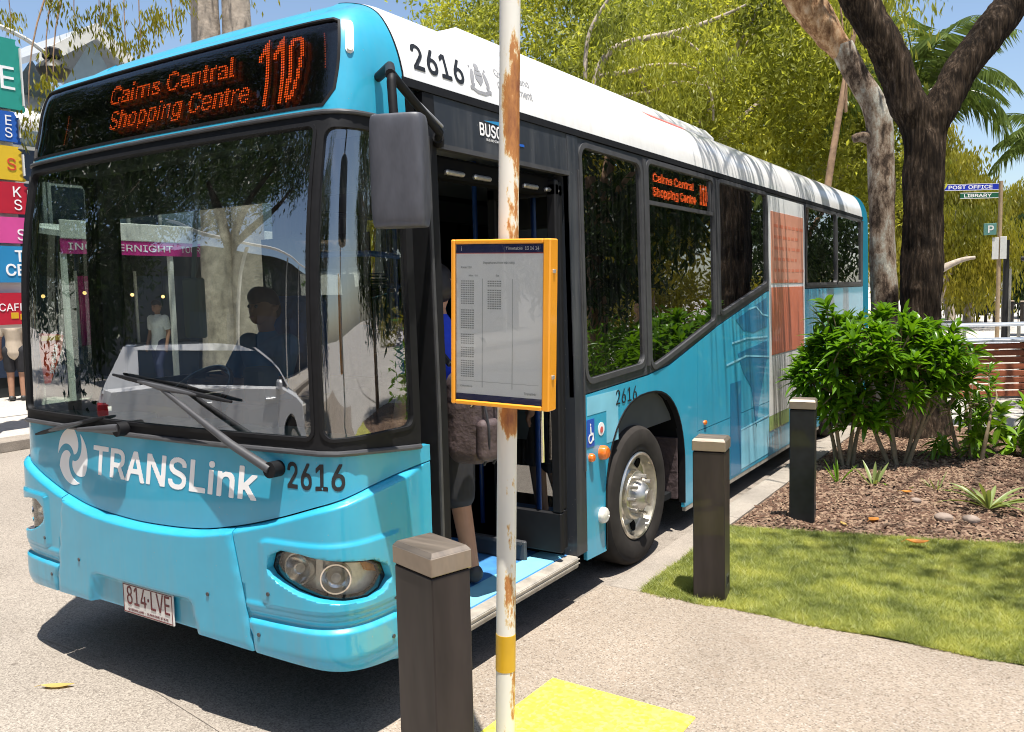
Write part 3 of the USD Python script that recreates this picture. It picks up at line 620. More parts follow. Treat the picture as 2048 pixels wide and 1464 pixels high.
obj('led_line', trimesh.Trimesh(on_bus(v2, np.full(len(v2), -.021)), f, process=False), 'led_orange', ds, False, label='tall route number in orange lights')
for s, v in ((-.86, 2.80), (1.06, 2.92)):
    v2, f = led_text('|', s, v-.05, .10, None, .011); obj('led_line', trimesh.Trimesh(on_bus(v2, np.full(len(v2), -.022)), f, process=False), 'led_dim', ds, False, label='faint orange glimmer at the end of the sign')
obj('sign_glass', panel(SIGN, -.004, 0, gs, vg_h), 'tintless_glass' if 'tintless_glass' in MATS else 'clear_glass', ds, True)
for sgn in (1, -1):                                        # marker lamps beside the sign
    q = affinity.rotate(rrect(1.232-.016, 2.895, 1.232+.016, 3.035, .012), -6); q = q if sgn > 0 else mirror(q)
    mk = obj('marker_lamp', panel(q, .016, .016, gs, vg_h), 'clear_lens_white', bus, 35); obj('lamp_base', panel(q.buffer(.008), .009, .01, gs, vg_h), 'white_paint', mk, 35)

# roof
def side_strip(v0, v1, y1=LEN, y0=None, sgn=1):
    p = Polygon([(float(seam_s(v0)) if y0 is None else SY(y0), v0)]+([(float(seam_s(v)), v) for v in np.linspace(v0, v1, 12)] if y0 is None else [(SY(y0), v1)])+[(SY(y1), v1), (SY(y1), v0)]).buffer(0)
    return p if sgn > 0 else mirror(p)
for sgn in (1, -1):
    obj('roof_side', panel(side_strip(2.845, 3.40, sgn=sgn), .0, .01), 'white_paint', bus, 40)
    q = panel(Polygon([(float(seam_s(v))-.008, v) for v in np.linspace(2.82, 3.40, 14)]+[(float(seam_s(v))+.006, v) for v in np.linspace(3.40, 2.82, 14)]), .006, .01, gs) if sgn > 0 else panel(mirror(Polygon([(float(seam_s(v))-.008, v) for v in np.linspace(2.82, 3.40, 14)]+[(float(seam_s(v))+.006, v) for v in np.linspace(3.40, 2.82, 14)])), .006, .01, gs)
    obj('cap_joint', q, 'black_rubber', bus, 35)
def lid(ss_, y_end=None):
    a = S(np.array(ss_), 3.40); m = MB(); n = len(a); k = 9
    L_ = a*np.array([-1, 1, 1]); t = np.linspace(0, 1, k)[None, :, None]; g = a[:, None]*(1-t)+L_[:, None]*t
    g[..., 2] += .035*(1-(g[..., 0]/.84)**2)*np.clip((g[..., 1]-.35)/.6, 0, 1)
    i, j = np.meshgrid(np.arange(n-1), np.arange(k-1), indexing='ij'); q = np.stack([i*k+j, (i+1)*k+j, (i+1)*k+j+1, i*k+j+1], -1).reshape(-1, 4)
    m.add(g.reshape(-1, 3), q); return m
sE = float(seam_s(3.4))
obj('cap_top', lid(np.linspace(.0001, sE, 22)), 'blue_paint', bus, 60)
obj('roof_top', lid(np.concatenate([np.linspace(sE, SY(1.2), 5), np.linspace(SY(1.5), SY(LEN), 12)])), 'white_paint', bus, 60)
pod = rbox((-.84, 1.5, 3.18), (.84, 5.6, 3.36), .08); obj('roof_unit', pod, 'white_paint', bus, 30)
m = MB(); m.box((-.80, 5.55, 3.20), (.80, 5.9, 3.29), .04); obj('roof_unit', m, 'white_paint', bus, 30, label='low rear step of the white roof unit')
rp = panel(SB(3.55, 3.20, 4.25, 3.27), .004, .003); obj('roof_sticker', rp, 'red_sticker', bus, 35)
obj('fleet_number', text_bus('2616', SY(.665), 2.902, .120, .40, .002, bold=True, slope=0), 'letter_black', bus, False)
obj('side_lettering', text_bus('Queensland', SY(1.36), 3.010, .046, .34, .002), 'letter_grey', bus, False)
obj('side_lettering', text_bus('Government', SY(1.36), 2.935, .046, .34, .002), 'letter_grey', bus, False)
ce = (SY(1.20), 2.965); cr = []                               # coat of arms: shield, crest, two supporters, ribbon
cr.append(Polygon([(ce[0]-.03, ce[1]+.03), (ce[0]+.03, ce[1]+.03), (ce[0]+.03, ce[1]-.01), (ce[0], ce[1]-.045), (ce[0]-.03, ce[1]-.01)]))
cr.append(affinity.translate(Point(0, 0).buffer(.018), ce[0], ce[1]+.062)); cr.append(sbox(ce[0]-.022, ce[1]+.036, ce[0]+.022, ce[1]+.044))
for sg_ in (-1, 1):
    cr.append(affinity.rotate(affinity.scale(Point(ce[0]+sg_*.055, ce[1]-.005).buffer(.02), .7, 2.3), sg_*14)); cr.append(Point(ce[0]+sg_*.06, ce[1]+.05).buffer(.007))
    cr.append(LineString([(ce[0]+sg_*.05, ce[1]-.045), (ce[0]+sg_*.075, ce[1]-.07)]).buffer(.006))
cr.append(LineString([(ce[0]-.075, ce[1]-.062), (ce[0]-.03, ce[1]-.078), (ce[0]+.03, ce[1]-.078), (ce[0]+.075, ce[1]-.062)]).buffer(.008))
crest = shapely.union_all(cr).difference(sbox(ce[0]-.022, ce[1]+.006, ce[0]+.022, ce[1]+.012))
obj('crest', poly_bus(affinity.scale(crest, 1.1, 1.0), .002), 'letter_grey', bus, False)

# nearside: openings, windows
DOOR = SB(.80, .27, 2.02, 2.555)
w1 = P2([(SY(2.20), 1.352), (SY(3.04), 1.385), (SY(3.04), 2.735), (SY(2.20), 2.745)]).buffer(-.07).buffer(.07)
w2 = P2([(SY(3.17), 1.345), (SY(3.45), 1.40), (SY(4.48), 1.63), (SY(4.48), 2.76), (SY(3.17), 2.76)]).buffer(-.06).buffer(.06)
w3 = P2([(SY(4.62), 1.675), (SY(5.96), 1.925), (SY(5.96), 2.765), (SY(4.62), 2.765)]).buffer(-.04).buffer(.04)
w4 = P2([(SY(7.47), 1.915), (SY(8.98), 1.915), (SY(8.98), 2.765), (SY(7.47), 2.765)]).buffer(-.04).buffer(.04)
w5 = P2([(SY(9.06), 1.915), (SY(10.55), 1.915), (SY(10.55), 2.765), (SY(9.06), 2.765)]).buffer(-.04).buffer(.04)
wins = [w1, w2, w3, w4, w5]
BELT = [(2.03, 1.262), (3.10, 1.300), (3.5, 1.34), (4.55, 1.575), (5.98, 1.845), (7.42, 1.855), (LEN, 1.855)]
band = Polygon([(SY(y), z) for y, z in BELT]+[(SY(LEN), 2.80), (SY(2.03), 2.80)])
obj('window_band', panel(band.difference(shapely.union_all([w.buffer(.004) for w in wins])), .0, .03), 'charcoal_panel', bus, 35)
obj('gutter_rail', panel(Polygon([(1.64, 2.805), (SY(LEN), 2.805), (SY(LEN), 2.845), (1.64, 2.845)]), .010, .02), 'black_rubber', bus, 35)
for i, w in enumerate(wins):
    g = obj('side_window', panel(w, -.010, 0), 'tint_glass', bus, True)
    obj('frame', panel(w.buffer(.034).difference(w), .009, .03), 'frame_grey', g, 35)
    if i == 1:
        obj('bar', panel(SB(3.18, 2.475, 4.475, 2.502).union(SB(4.40, 2.48, 4.425, 2.75)), .004, .02), 'frame_grey', g, 35)
        b = panel(SB(3.22, 2.512, 4.42, 2.735), -.05, 0); sd = obj('side_sign', b, 'led_black', bus, False)
        for txt, s, v, h, wd in (('Cairns Central', SY(3.27), 2.640, .058, .80), ('Shopping Centre', SY(3.27), 2.545, .058, .84), ('110', SY(4.19), 2.545, .15, .17)):
            v2, f = led_text(txt, s, v, h, wd, .0095, True); obj('led_line', trimesh.Trimesh(on_bus(v2, np.full(len(v2), -.006)), f, process=False), 'led_orange', sd, False)
for y in (3.105, 4.55): obj('window_post', panel(SB(y-.022, 1.36 if y < 4 else 1.66, y+.022, 2.78), .013, .03), 'frame_grey', bus, 35)
# header over the door, pillars
obj('door_header', panel(SB(.73, 2.575, 2.03, 2.803), .002, .03), 'charcoal_panel', bus, 35)
obj('header_trim', panel(SB(.80, 2.555, 2.03, 2.578), .016, .04), 'frame_grey', bus, 35)
obj('header_lettering', text_bus('BUSC', SY(1.145), 2.665, .062, .20, .004, bold=True), 'letter_white', bus, False)
obj('header_lettering', text_bus('BUS AND COACH', SY(1.205), 2.643, .012, .13, .004), 'letter_white', bus, False)
obj('header_stripe', poly_bus(P2([(SY(1.19), 2.742), (SY(1.34), 2.735), (SY(1.43), 2.748), (SY(1.33), 2.757)]), .004), 'sign_cyan', bus, False)
obj('header_stripe', poly_bus(SB(1.515, 2.655, 1.56, 2.668), .004), 'sign_blue', bus, False)
obj('door_pillar', panel(SB(.712, .26, .795, 2.80), .004, .10), 'black_rubber', bus, 35)
obj('door_pillar', panel(SB(2.03, .30, 2.16, 2.80), .006, .10).get(), 'charcoal_panel', bus, 35)
obj('door_pillar_trim', panel(SB(.718, .32, .734, 2.60), .014, .02), 'frame_grey', bus, 35); obj('door_pillar_trim', panel(SB(2.135, .8, 2.15, 2.6), .014, .02), 'frame_grey', bus, 35)
obj('mirror_recess', panel(P2([(1.665, 2.60), (1.72, 2.60), (1.735, 2.80), (1.66, 2.80)]), .003, .02, gs), 'matte_black', bus, 35)
# door leaves folded into the opening
def leaf(x, y0, y1, xin):
    T = frame((1.18, y0, 0), (0, 0, 1), (1, 0, 0)); 
    return None
for (ya, yb, xa, xb) in ((.797, .825, 1.0, 1.19), (1.955, 1.995, .70, 1.185), (1.87, 1.91, .74, 1.21)):
    dl = obj('door_leaf', MB().box((xa, ya, .36), (xb, yb, .60), .008), 'black_rubber', bus, 30)
    m = MB(); m.box((xa, ya, .6), (xa+.06, yb, 2.5), .008); m.box((xb-.06, ya, .6), (xb, yb, 2.5), .008); m.box((xa, ya, 2.43), (xb, yb, 2.52), .008)
    obj('leaf_frame', m, 'black_rubber', dl, 30)
    obj('leaf_glass', MB().box((xa+.05, (ya+yb)/2-.003, .59), (xb-.05, (ya+yb)/2+.003, 2.44)), 'tint_glass', dl, False)
    obj('leaf_handle', MB().tube([(xb-.1, ya-.03, .9), (xb-.1, ya-.03, 1.9)], .012), 'chrome', dl, 40)
m = MB(); m.box((1.05, .82, 2.44), (1.165, 2.0, 2.54), .015); obj('door_gear', m, 'matte_black', bus, 30)
for k in range(5): obj('gear_link', MB().box((1.12, .90+k*.23, 2.452), (1.185, .90+k*.23+.15, 2.475), .008), 'alu' if k != 2 else 'frame_grey', bus, 30)
# step floor
m = MB(); m.box((-.15, .80, .285), (1.16, 2.03, .300)); obj('step_floor', m, 'step_blue', bus, 30)
m = MB(); m.box((1.155, .80, .235), (1.235, 2.03, .304), .008); m.box((1.237, .80, .262), (1.243, 2.03, .270)); m.box((1.237, .80, .288), (1.243, 2.03, .294)); obj('step_edge', m, 'sill_trim', bus, 30)
m = MB(); m.box((.98, .82, .301), (1.15, 2.0, .306)); obj('step_strip', m, 'pale_blue_vinyl', bus, 30)
m = MB(); m.box((.60, 1.80, .302), (1.0, 1.83, .42), .008); m.box((.62, 1.78, .40), (.98, 1.80, .42)); obj('step_heater', m, 'frame_grey', bus, 30)

# lower nearside panels with wheel arches
def arch(yc, hw, top, zc=.50):
    t = np.linspace(0, np.pi, 25); return Polygon([(SY(yc-hw), .0)]+[(SY(yc-hw*np.sign(np.cos(a))*abs(np.cos(a))**.8), zc+(top-zc)*np.sin(a)**.9) for a in t]+[(SY(yc+hw), .0)]).buffer(0)
A1, A2 = arch(3.10, .665, 1.165), arch(8.80, .665, 1.165)
below = Polygon([(SY(2.165), .235), (SY(3.0), .20), (SY(LEN), .20)]+[(SY(y), z-.006) for y, z in BELT[::-1] if y > 2.2]+[(SY(2.165), 1.262)])
below = below.difference(A1).difference(A2)
cuts = [2.165, 4.06, 6.0, 8.05, 9.6, LEN]; hor = .752
for i in range(5):
    seg = below.intersection(SB(cuts[i], 0, cuts[i+1], 3))
    parts = [seg] if i == 0 else [seg.intersection(SB(0, 0, 20, hor)), seg.intersection(SB(0, hor, 20, 3))]
    for q in parts:
        for q_ in (q.geoms if hasattr(q, 'geoms') else [q]):
            if q_.area > .01: obj('side_panel', panel(q_.buffer(-.003), .0, .025), 'blue_paint', bus, 35)
obj('carcass', panel(SB(2.2, .24, LEN, 1.25).difference(A1.buffer(.01)).difference(A2.buffer(.01)), -.03, 0), 'underbody', bus, False)
obj('arch_lip', panel(A1.buffer(.012).difference(A1).intersection(SB(2.2, .24, 4.2, 2)), .008, .05), 'black_rubber', bus, 40)
obj('arch_lip', panel(A2.buffer(.012).difference(A2).intersection(SB(7, .22, 10, 2)), .008, .05), 'black_rubber', bus, 40)
obj('skirt_edge', panel(SB(3.80, .165, 8.1, .20), -.002, .03), 'sill_trim', bus, 35)
# poster column and side artwork
pst = obj('poster_panel', panel(SB(6.03, .60, 7.40, 2.775), .004, .003), 'white_vinyl', bus, 35)
obj('poster_field', panel(SB(6.10, 1.915, 7.33, 2.62), .0075, .003), 'pale_salmon_vinyl', pst, 35)
obj('poster_field', panel(SB(6.10, 1.205, 7.33, 1.875), .0075, .003), 'salmon_vinyl', pst, 35)
obj('poster_field', panel(SB(6.03, .45, 6.75, .598), .004, .003), 'green_vinyl', pst, 35)
def shapely_lines(k):
    rl = random.Random(k); y = 6.2; P_ = []
    while y < 7.2-.1*(k % 2):
        w = rl.uniform(.06, .16); P_.append(SB(y, 2.47-.11*k, y+w, 2.50-.11*k)); y += w+.05
    return poly_bus(shapely.union_all(P_), .0088, .2)
for k in range(6):
    obj('poster_lettering', shapely_lines(k), 'salmon_vinyl', pst, False)
obj('poster_lettering', text_bus('||| |||', SY(6.95), .82, .09, .3, .006), 'letter_grey', pst, False)
art = [P2([(SY(5.05), 1.30), (SY(5.95), 1.36), (SY(5.95), 1.20), (SY(5.70), .80), (SY(5.60), .55), (SY(5.45), .95), (SY(5.2), 1.12)]), P2([(SY(5.0), 1.60), (SY(5.95), 1.78), (SY(5.95), 1.5), (SY(5.5), 1.46), (SY(5.2), 1.5)]), SB(4.85, .22, 5.15, 1.05)]
for q in art: obj('side_artwork', panel(q, .0025, .001), 'dark_blue_vinyl', bus, 35)
for pts in ([(4.9, 1.40), (5.3, 1.42), (5.95, 1.40)], [(4.75, 1.22), (5.3, 1.26), (6.0, 1.20)], [(5.35, 1.68), (5.6, 1.70), (5.8, 1.62), (5.98, 1.60)], [(5.15, .60), (6.0, .62)]):
    obj('side_artwork', panel(LineString([(SY(a), b) for a, b in pts]).buffer(.008), .004, .001), 'pale_blue_vinyl', bus, 35, label='thin pale line in the side artwork')
obj('side_artwork', panel(SB(5.15, .24, 6.02, .59), .0025, .001), 'pale_blue_vinyl', bus, 35, label='pale patch low in the side artwork')
obj('side_artwork', panel(SB(2.19, .92, 2.62, 1.245).difference(SB(2.19, .9, 2.45, 1.13)), .0015, .001), 'dark_blue_vinyl' if False else 'pale_blue_vinyl', bus, 35)
obj('fleet_number', text_bus('2616', SY(2.575), 1.148, .094, .335, .003), 'letter_black', bus, False)
wc = obj('wheelchair_sticker', panel(SB(2.18, .935, 2.28, 1.105), .003, .002), 'blue_sticker', bus, 35)
wp = shapely.union_all([Point(SY(2.225), 1.072).buffer(.007), LineString([(SY(2.226), 1.055), (SY(2.23), 1.015), (SY(2.255), 1.012), (SY(2.262), .975)]).buffer(.007), Point(SY(2.225), .985).buffer(.03).difference(Point(SY(2.225), .985).buffer(.019)).difference(SB(2.235, .99, 2.27, 1.02))])
obj('symbol', poly_bus(wp, .0055, .02), 'letter_white', wc, False)
obj('round_sticker', panel(Point(SY(2.375), 1.025).buffer(.042), .003, .002), 'letter_white', bus, 35); obj('round_sticker', panel(Point(SY(2.375), 1.02).buffer(.02), .0055, .001), 'red_sticker', bus, 35, label='red mark inside the white round sticker')
def dome_lamp(name, y, z, r, mat, h=.035, sy=1.):
    P = on_bus(np.array([[SY(y), z]]), 0.)[0]; m = revolve([(r, 0), (r, h*.35), (r*.93, h*.7), (r*.7, h*.93), (0.001, h)], 24)
    m.apply_transform(frame(P, (0, 1, 0), (0, 0, 1), (1, 0, 0))); m.vertices[:, 1] = P[1]+(m.vertices[:, 1]-P[1])*sy; obj(name, m, mat, bus, 40)
dome_lamp('side_indicator', 2.375, .875, .046, 'orange_lens', .05); dome_lamp('side_indicator', 2.225, .868, .027, 'orange_lens', .03)
dome_lamp('side_lamp', 2.37, .475, .052, 'clear_lens_white', .04); dome_lamp('side_marker', 4.22, .80, .020, 'orange_lens', .015, 1.6); dome_lamp('side_marker', 8.0, .80, .02, 'orange_lens', .015, 1.6)

# wheels
def wheel(yc, x, sgn=1):
    R_ = .48
    prof = [(.30, .0), (.315, .018), (.36, .03), (.42, .030), (.455, .018), (.475, -.005), (.48, -.03), (.48, -.24), (.47, -.27), (.30, -.28)]
    t = revolve(prof, 48); T = frame((x, yc, .48), (0, 1, 0), (0, 0, 1), (1, 0, 0))
    if sgn < 0: T = frame((x, yc, .48), (0, 1, 0), (0, 0, 1), (-1, 0, 0))
    w = obj('wheel', t.apply_transform(T), 'tyre', bus, 30)
    rim = revolve([(.302, .012), (.292, .022), (.280, .018), (.272, -.04), (.262, -.055), (.215, -.065), (.175, -.03), (.165, .0), (.15, .006), (.001, .006)], 48)
    obj('rim', rim.apply_transform(T), 'alloy_rim', w, 30)
    for k in range(8):
        a = k*np.pi/4+.2; h = trimesh.creation.cylinder(.030, .02, sections=16); h.vertices[:, 0] *= 1.25
        h.apply_transform(trimesh.transformations.rotation_matrix(a, [0, 0, 1])@trimesh.transformations.translation_matrix((.235, 0, -.058))@trimesh.transformations.rotation_matrix(-.15, [0, 1, 0])); obj('rim_hole', MB().mesh(h, T), 'matte_black', w, 30)
    for k in range(10):
        a = k*np.pi/5; n_ = MB(); n_.mesh(trimesh.creation.cylinder(.014, .05, sections=6), T@trimesh.transformations.rotation_matrix(a, [0, 0, 1])@trimesh.transformations.translation_matrix((.135, 0, .03)))
        obj('wheel_nut', n_, 'alu', w, 30)
    hub = revolve([(.105, .006), (.100, .03), (.085, .055), (.06, .075), (.05, .08), (.048, .095), (.001, .10)], 32); obj('hub', hub.apply_transform(T), 'alu', w, 30)
for yc in (2.93, 8.62):
    wheel(yc, 1.205); wheel(yc, -1.205, -1)
# wheel house and underside
for yc in (3.1, 8.8):
    t = np.linspace(0, np.pi, 14)
    for sgn in (1, -1):
        m = MB(); v = np.array([(sgn*x_, yc-.70*np.cos(a), .45+.76*np.sin(a)) for x_ in (1.19, .62) for a in t]); k = len(t)
        m.add(v, [[i, i+1, i+1+k, i+k] for i in range(k-1)]); m.add(np.vstack([v[k:], [(sgn*.62, yc, .2), (sgn*.62, yc-.7, .2), (sgn*.62, yc+.7, .2)]]), [[i, i+1, k] for i in range(k-1)]+[[0, k, k+1], [k-1, k+2, k]]); obj('wheel_house', m, 'matte_black', bus, False)
m = MB(); m.box((1.0, 3.70, .28), (1.185, 3.73, .75)); obj('mud_flap', m, 'bag_brown', bus, False)
m = MB(); m.box((-1.15, .45, .24), (.95, 2.1, .283)); m.box((-1.15, 2.1, .26), (1.15, 2.40, .283)); m.box((-1.15, 3.8, .24), (1.15, 8.1, .283)); m.box((-1.15, 9.5, .3), (1.15, 11.0, .4)); m.box((-.6, 2.2, .24), (.6, 9.8, .283))
obj('chassis', m, 'underbody', bus, False)

# offside: panels and windows
ow = [rrect(-SY(1.95), 1.40, -SY(.74), 2.62, .05), rrect(-SY(3.5), 1.40, -SY(2.1), 2.74, .05), rrect(-SY(5.0), 1.40, -SY(3.6), 2.74, .05), rrect(-SY(6.5), 1.40, -SY(5.1), 2.74, .05), rrect(-SY(8.0), 1.40, -SY(6.6), 2.74, .05), rrect(-SY(10.6), 1.60, -SY(8.1), 2.74, .05)]
oband = sbox(-SY(LEN), 1.26, -1.68, 2.80)
obj('window_band', panel(oband.difference(shapely.union_all(ow)), 0., .03), 'charcoal_panel', bus, 35)
for i, w in enumerate(ow): obj('side_window', panel(w, -.01, 0), 'clear_glass' if i == 0 else 'tint_glass', bus, True)
obj('gutter_rail', panel(sbox(-SY(LEN), 2.805, -1.64, 2.845), .010, .02), 'black_rubber', bus, 35)
oa = mirror(arch(3.10, .665, 1.165)).union(mirror(arch(8.80, .665, 1.165)))
ob = sbox(-SY(LEN), .24, -1.745, 1.255).difference(oa); ob = ob.difference(shapely.union_all([sbox(-SY(y)-.003, 0, -SY(y)+.003, 2) for y in (2.2, 4.06, 6, 8.05, 9.6)]))
for q in ob.geoms:
    if q.area > .01: obj('side_panel', panel(q, 0., .025), 'blue_paint', bus, 35)
# back wall
bp = [S(SY(LEN), v) for v in VG if v > .29]; m = MB(); a = np.array(bp); L_ = a*np.array([-1, 1, 1]); n = len(a)
m.add(np.vstack([a, L_]), [[i, i+1, n+i+1, n+i] for i in range(n-1)]); m.add(np.array([a[-1], L_[-1], (0, LEN, 3.26)]), [[0, 1, 2]]); obj('rear_panel', m, 'blue_paint', bus, 30)

# interior
m = MB(); m.box((-1.17, .45, .284), (-.16, 2.4, .62)); m.box((-1.17, 2.0, .284), (1.14, 11.0, .33)); m.box((-1.17, 7.2, .33), (1.14, 11.0, .60)); m.box((.40, 2.38, .33), (.60, 3.85, .95)); m.box((-.60, 2.4, .33), (-.45, 3.85, .95)); m.box((.58, 2.38, 1.25), (1.14, 3.85, 1.29)); m.box((-1.14, 2.38, 1.25), (-.58, 3.85, 1.29)); obj('cabin_floor', m, 'interior_dark', bus, False)
m = MB(); m.box((-1.05, .62, 2.76), (1.05, 11.0, 2.80)); m.box((-1.1, .40, 2.60), (1.1, .66, 2.66)); obj('cabin_ceiling', m, 'interior_light', bus, False)
m = MB(); m.box((-1.185, 2.0, .3), (-1.165, 11.0, 1.40)); m.box((1.14, 2.18, .9), (1.16, 11.0, 1.34)); m.box((-1.15, 10.98, .3), (1.15, 11.02, 2.8)); obj('cabin_lining', m, 'interior_grey', bus, False)
dsh = np.array([(s, v) for s in np.linspace(-1.45, 1.45, 40) for v in (1.27,)]); P = on_bus(dsh, -.05); Q = P.copy(); Q[:, 1] = .56+.05*np.cos(P[:, 0]*2.2); Q[:, 2] = 1.19+.05*(P[:, 0] < -.2); Q[:, 0] *= .97; k = len(P)
B_ = Q.copy(); B_[:, 2] = .75; m = MB(); m.add(np.vstack([P, Q, B_]), [[i, i+1, i+1+k, i+k] for i in range(k-1)]+[[k+i, k+i+1, 2*k+i+1, 2*k+i] for i in range(k-1)]); obj('dashboard', m, 'dash_grey', bus, 40)
m = MB()
for i in range(7):                                        # papers and trays lying along the dash
    x = -.95+i*.3; m.box((x, .20+.02*(i % 3), 1.262), (x+.2, .42, 1.275+.012*(i % 2)), .004)
obj('dash_papers', m, 'dash_grey', bus, 30)
m = MB(); m.box((-1.05, .50, 1.14), (-.25, .72, 1.36), .05); obj('instrument_pod', m, 'interior_dark', bus, 30)
T = frame((-.62, .80, 1.33), (1, 0, 0), unit((0, .75, .66)))
sw = obj('steering_wheel', trimesh.creation.torus(.23, .016, 36, 10).apply_transform(T), 'black_gloss', bus, True)
m = MB(); m.tube([(-.84, .80, 1.33), (-.40, .80, 1.33)], .014); m.tube([(-.62, .80, 1.33), (-.62, .62, 1.05)], .03); obj('column', m, 'interior_dark', sw, 40)
def seat(x, y, z, mat='seat_blue', w=.43):
    m = MB(); m.box((x, y, z+.36), (x+w, y+.42, z+.47), .03); m.box((x+.02, y+.40, z+.42), (x+w-.02, y+.49, z+1.08), .03)
    q = obj('passenger_seat', m, mat, bus, 30); k = MB(); k.box((x+.05, y+.1, z), (x+.09, y+.38, z+.37)); k.box((x+w-.09, y+.1, z), (x+w-.05, y+.38, z+.37)); obj('seat_leg', k, 'interior_dark', q, False)
m = MB(); m.box((-.86, 1.22, 1.02), (-.40, 1.62, 1.14), .04); m.box((-.86, 1.58, 1.05), (-.40, 1.70, 1.90), .04); m.box((-.78, 1.3, .62), (-.48, 1.55, 1.03)); obj('driver_seat', m, 'seat_blue', bus, 30)
for y in (4.1, 4.9, 5.7, 6.5, 7.3, 8.1, 8.9, 9.7):
    z = .33 if y < 7 else .60
    for x in (-1.13, -.68, .24, .69): seat(x, y, z)
# driver's partition, ticket stand, luggage pen, blue handrails
m = MB(); m.box((-.17, .86, .6), (-.13, 1.75, 1.30), .01); m.box((-1.15, 1.78, .6), (-.13, 1.82, 1.35), .01); obj('partition', m, 'interior_dark', bus, 30)
obj('partition_glass', MB().box((-1.15, 1.795, 1.36), (-.13, 1.803, 2.3)), 'tint_glass', bus, False)
m = MB(); m.box((-.16, .62, .3), (.02, .86, 1.32), .02); m.box((-.10, .70, 1.32), (.06, .84, 1.52), .02); obj('ticket_stand', m, 'interior_grey', bus, 30)
m = MB(); m.box((.52, 2.42, .34), (1.08, 2.46, 1.20), .01); m.box((.98, 2.20, .70), (1.02, 2.44, 1.20), .01); obj('luggage_pen', m, 'seat_blue', bus, 30)
for pts in ([(.95, .92, 2.62), (.62, 1.42, 1.45), (.55, 1.55, .95)], [(.78, 1.16, 2.08), (.45, 1.16, 2.12), (.15, 1.0, 2.12)], [(.35, 2.3, .33), (.35, 2.3, 2.75)], [(-.35, 2.3, .33), (-.35, 2.3, 2.75)], [(.5, 4.0, .33), (.5, 4.0, 2.75)], [(-.5, 4.0, .33), (-.5, 4.0, 2.75)], [(.95, 1.72, .32), (.95, 1.72, 2.5)], [(.5, 2.4, 1.95), (.5, 10.5, 1.95)], [(-.5, 2.4, 1.95), (-.5, 10.5, 1.95)]):
    obj('handrail', MB().tube(pts, .017, 10), 'pole_blue', bus, 40)
m = MB(); m.box((-1.0, .52, 2.36), (1.0, .60, 2.62), .02); obj('sun_visor', m, 'interior_grey', bus, 30)
m = MB(); m.box((-.10, .36, 1.70), (.04, .40, 2.0), .01); m.tube([(-.03, .38, 1.98), (-.03, .45, 2.60)], .012); obj('cab_mirror', m, 'interior_light', bus, 30)

# wipers
def wiper(piv, knee, tipa, tipb, hub):
    pv_, kn, ta, tb = (on_bus(np.array([q]), o)[0] for q, o in ((piv, .05), (knee, .045), (tipa, .022), (tipb, .022)))
    w = obj('wiper', MB().tube([pv_, pv_*.7+kn*.3+np.array([0, -.02, 0]), kn], [.021, .018, .010], 10), 'frame_grey', bus, 40)
    obj('blade', MB().tube(smoothpath([ta, (ta+tb)/2+np.array([0, -.008, 0]), tb], 9), [.006, .011, .012, .013, .013, .013, .012, .011, .006], 8), 'black_rubber', w, 40)
    obj('blade_bridge', MB().tube([ta*.75+tb*.25+np.array([0, -.012, 0]), (ta+tb)/2+np.array([0, -.03, 0]), ta*.25+tb*.75+np.array([0, -.012, 0])], [.006, .016, .006], 8), 'frame_grey', w, 40)
    q = trimesh.creation.cylinder(.034, .07, sections=20); n = SN(*hub); x = unit(np.cross([0, 0, 1], n)); q.apply_transform(frame(on_bus(np.array([hub]), .025)[0], x, np.cross(n, x), n)); obj('pivot', q, 'black_rubber', w, 30)
wiper((.901, 1.186), (.235, 1.50), (-.155, 1.545), (.666, 1.455), (.905, 1.185))
wiper((-.08, 1.300), (-.45, 1.262), (-.95, 1.195), (-.25, 1.335), (-.09, 1.29))
# kerbside mirror
T = frame((1.515, .165, 2.355), unit((.93, .37, 0)), unit((0, 0, 1)))
pts = []
for z in np.sin(np.linspace(-np.pi/2, np.pi/2, 22)):
    for a in np.linspace(0, 2*np.pi, 41)[:-1]:
        k = max(.55, (1-abs(z)**9)**(1/9)) if abs(z) < 1 else .78
        k = .80+.20*(1-abs(z)**7)**.5; c, s_ = math.cos(a), math.sin(a); n_ = 4.5
        pts.append((np.sign(c)*abs(c)**(2/n_)*.107*(.5+.5*k), z*.208, np.sign(s_)*abs(s_)**(2/n_)*.062*k))
q = trimesh.convex.convex_hull(np.array(pts)); q.apply_transform(T); mr = obj('mirror', q, 'mirror_plastic', bus, 40)
m = MB(); m.tube([(1.50, .16, 2.52), (1.487, .165, 2.69), (1.470, .19, 2.725), (1.44, .25, 2.72), (1.30, .70, 2.60), (1.22, .78, 2.585)], .018, 10); m.tube([(1.26, .74, 2.59), (1.20, .82, 2.58)], .026, 10)
m.tube([(1.475, .175, 2.722), (1.35, .32, 2.80), (1.20, .42, 2.80)], .020, 10); obj('mirror_arm', m, 'black_rubber', mr, 40)
m = MB(); m.box((-.05, -.205, -.045), (.05, -.20, .03), .002, T); obj('mirror_foot', m, 'interior_dark', mr, 30)
obj('mirror_cable', MB().tube(smoothpath([(1.30, .72, 2.63), (1.33, .60, 2.66), (1.29, .55, 2.72), (1.215, .62, 2.75)], 12), .006, 6), 'letter_grey', mr, 40)
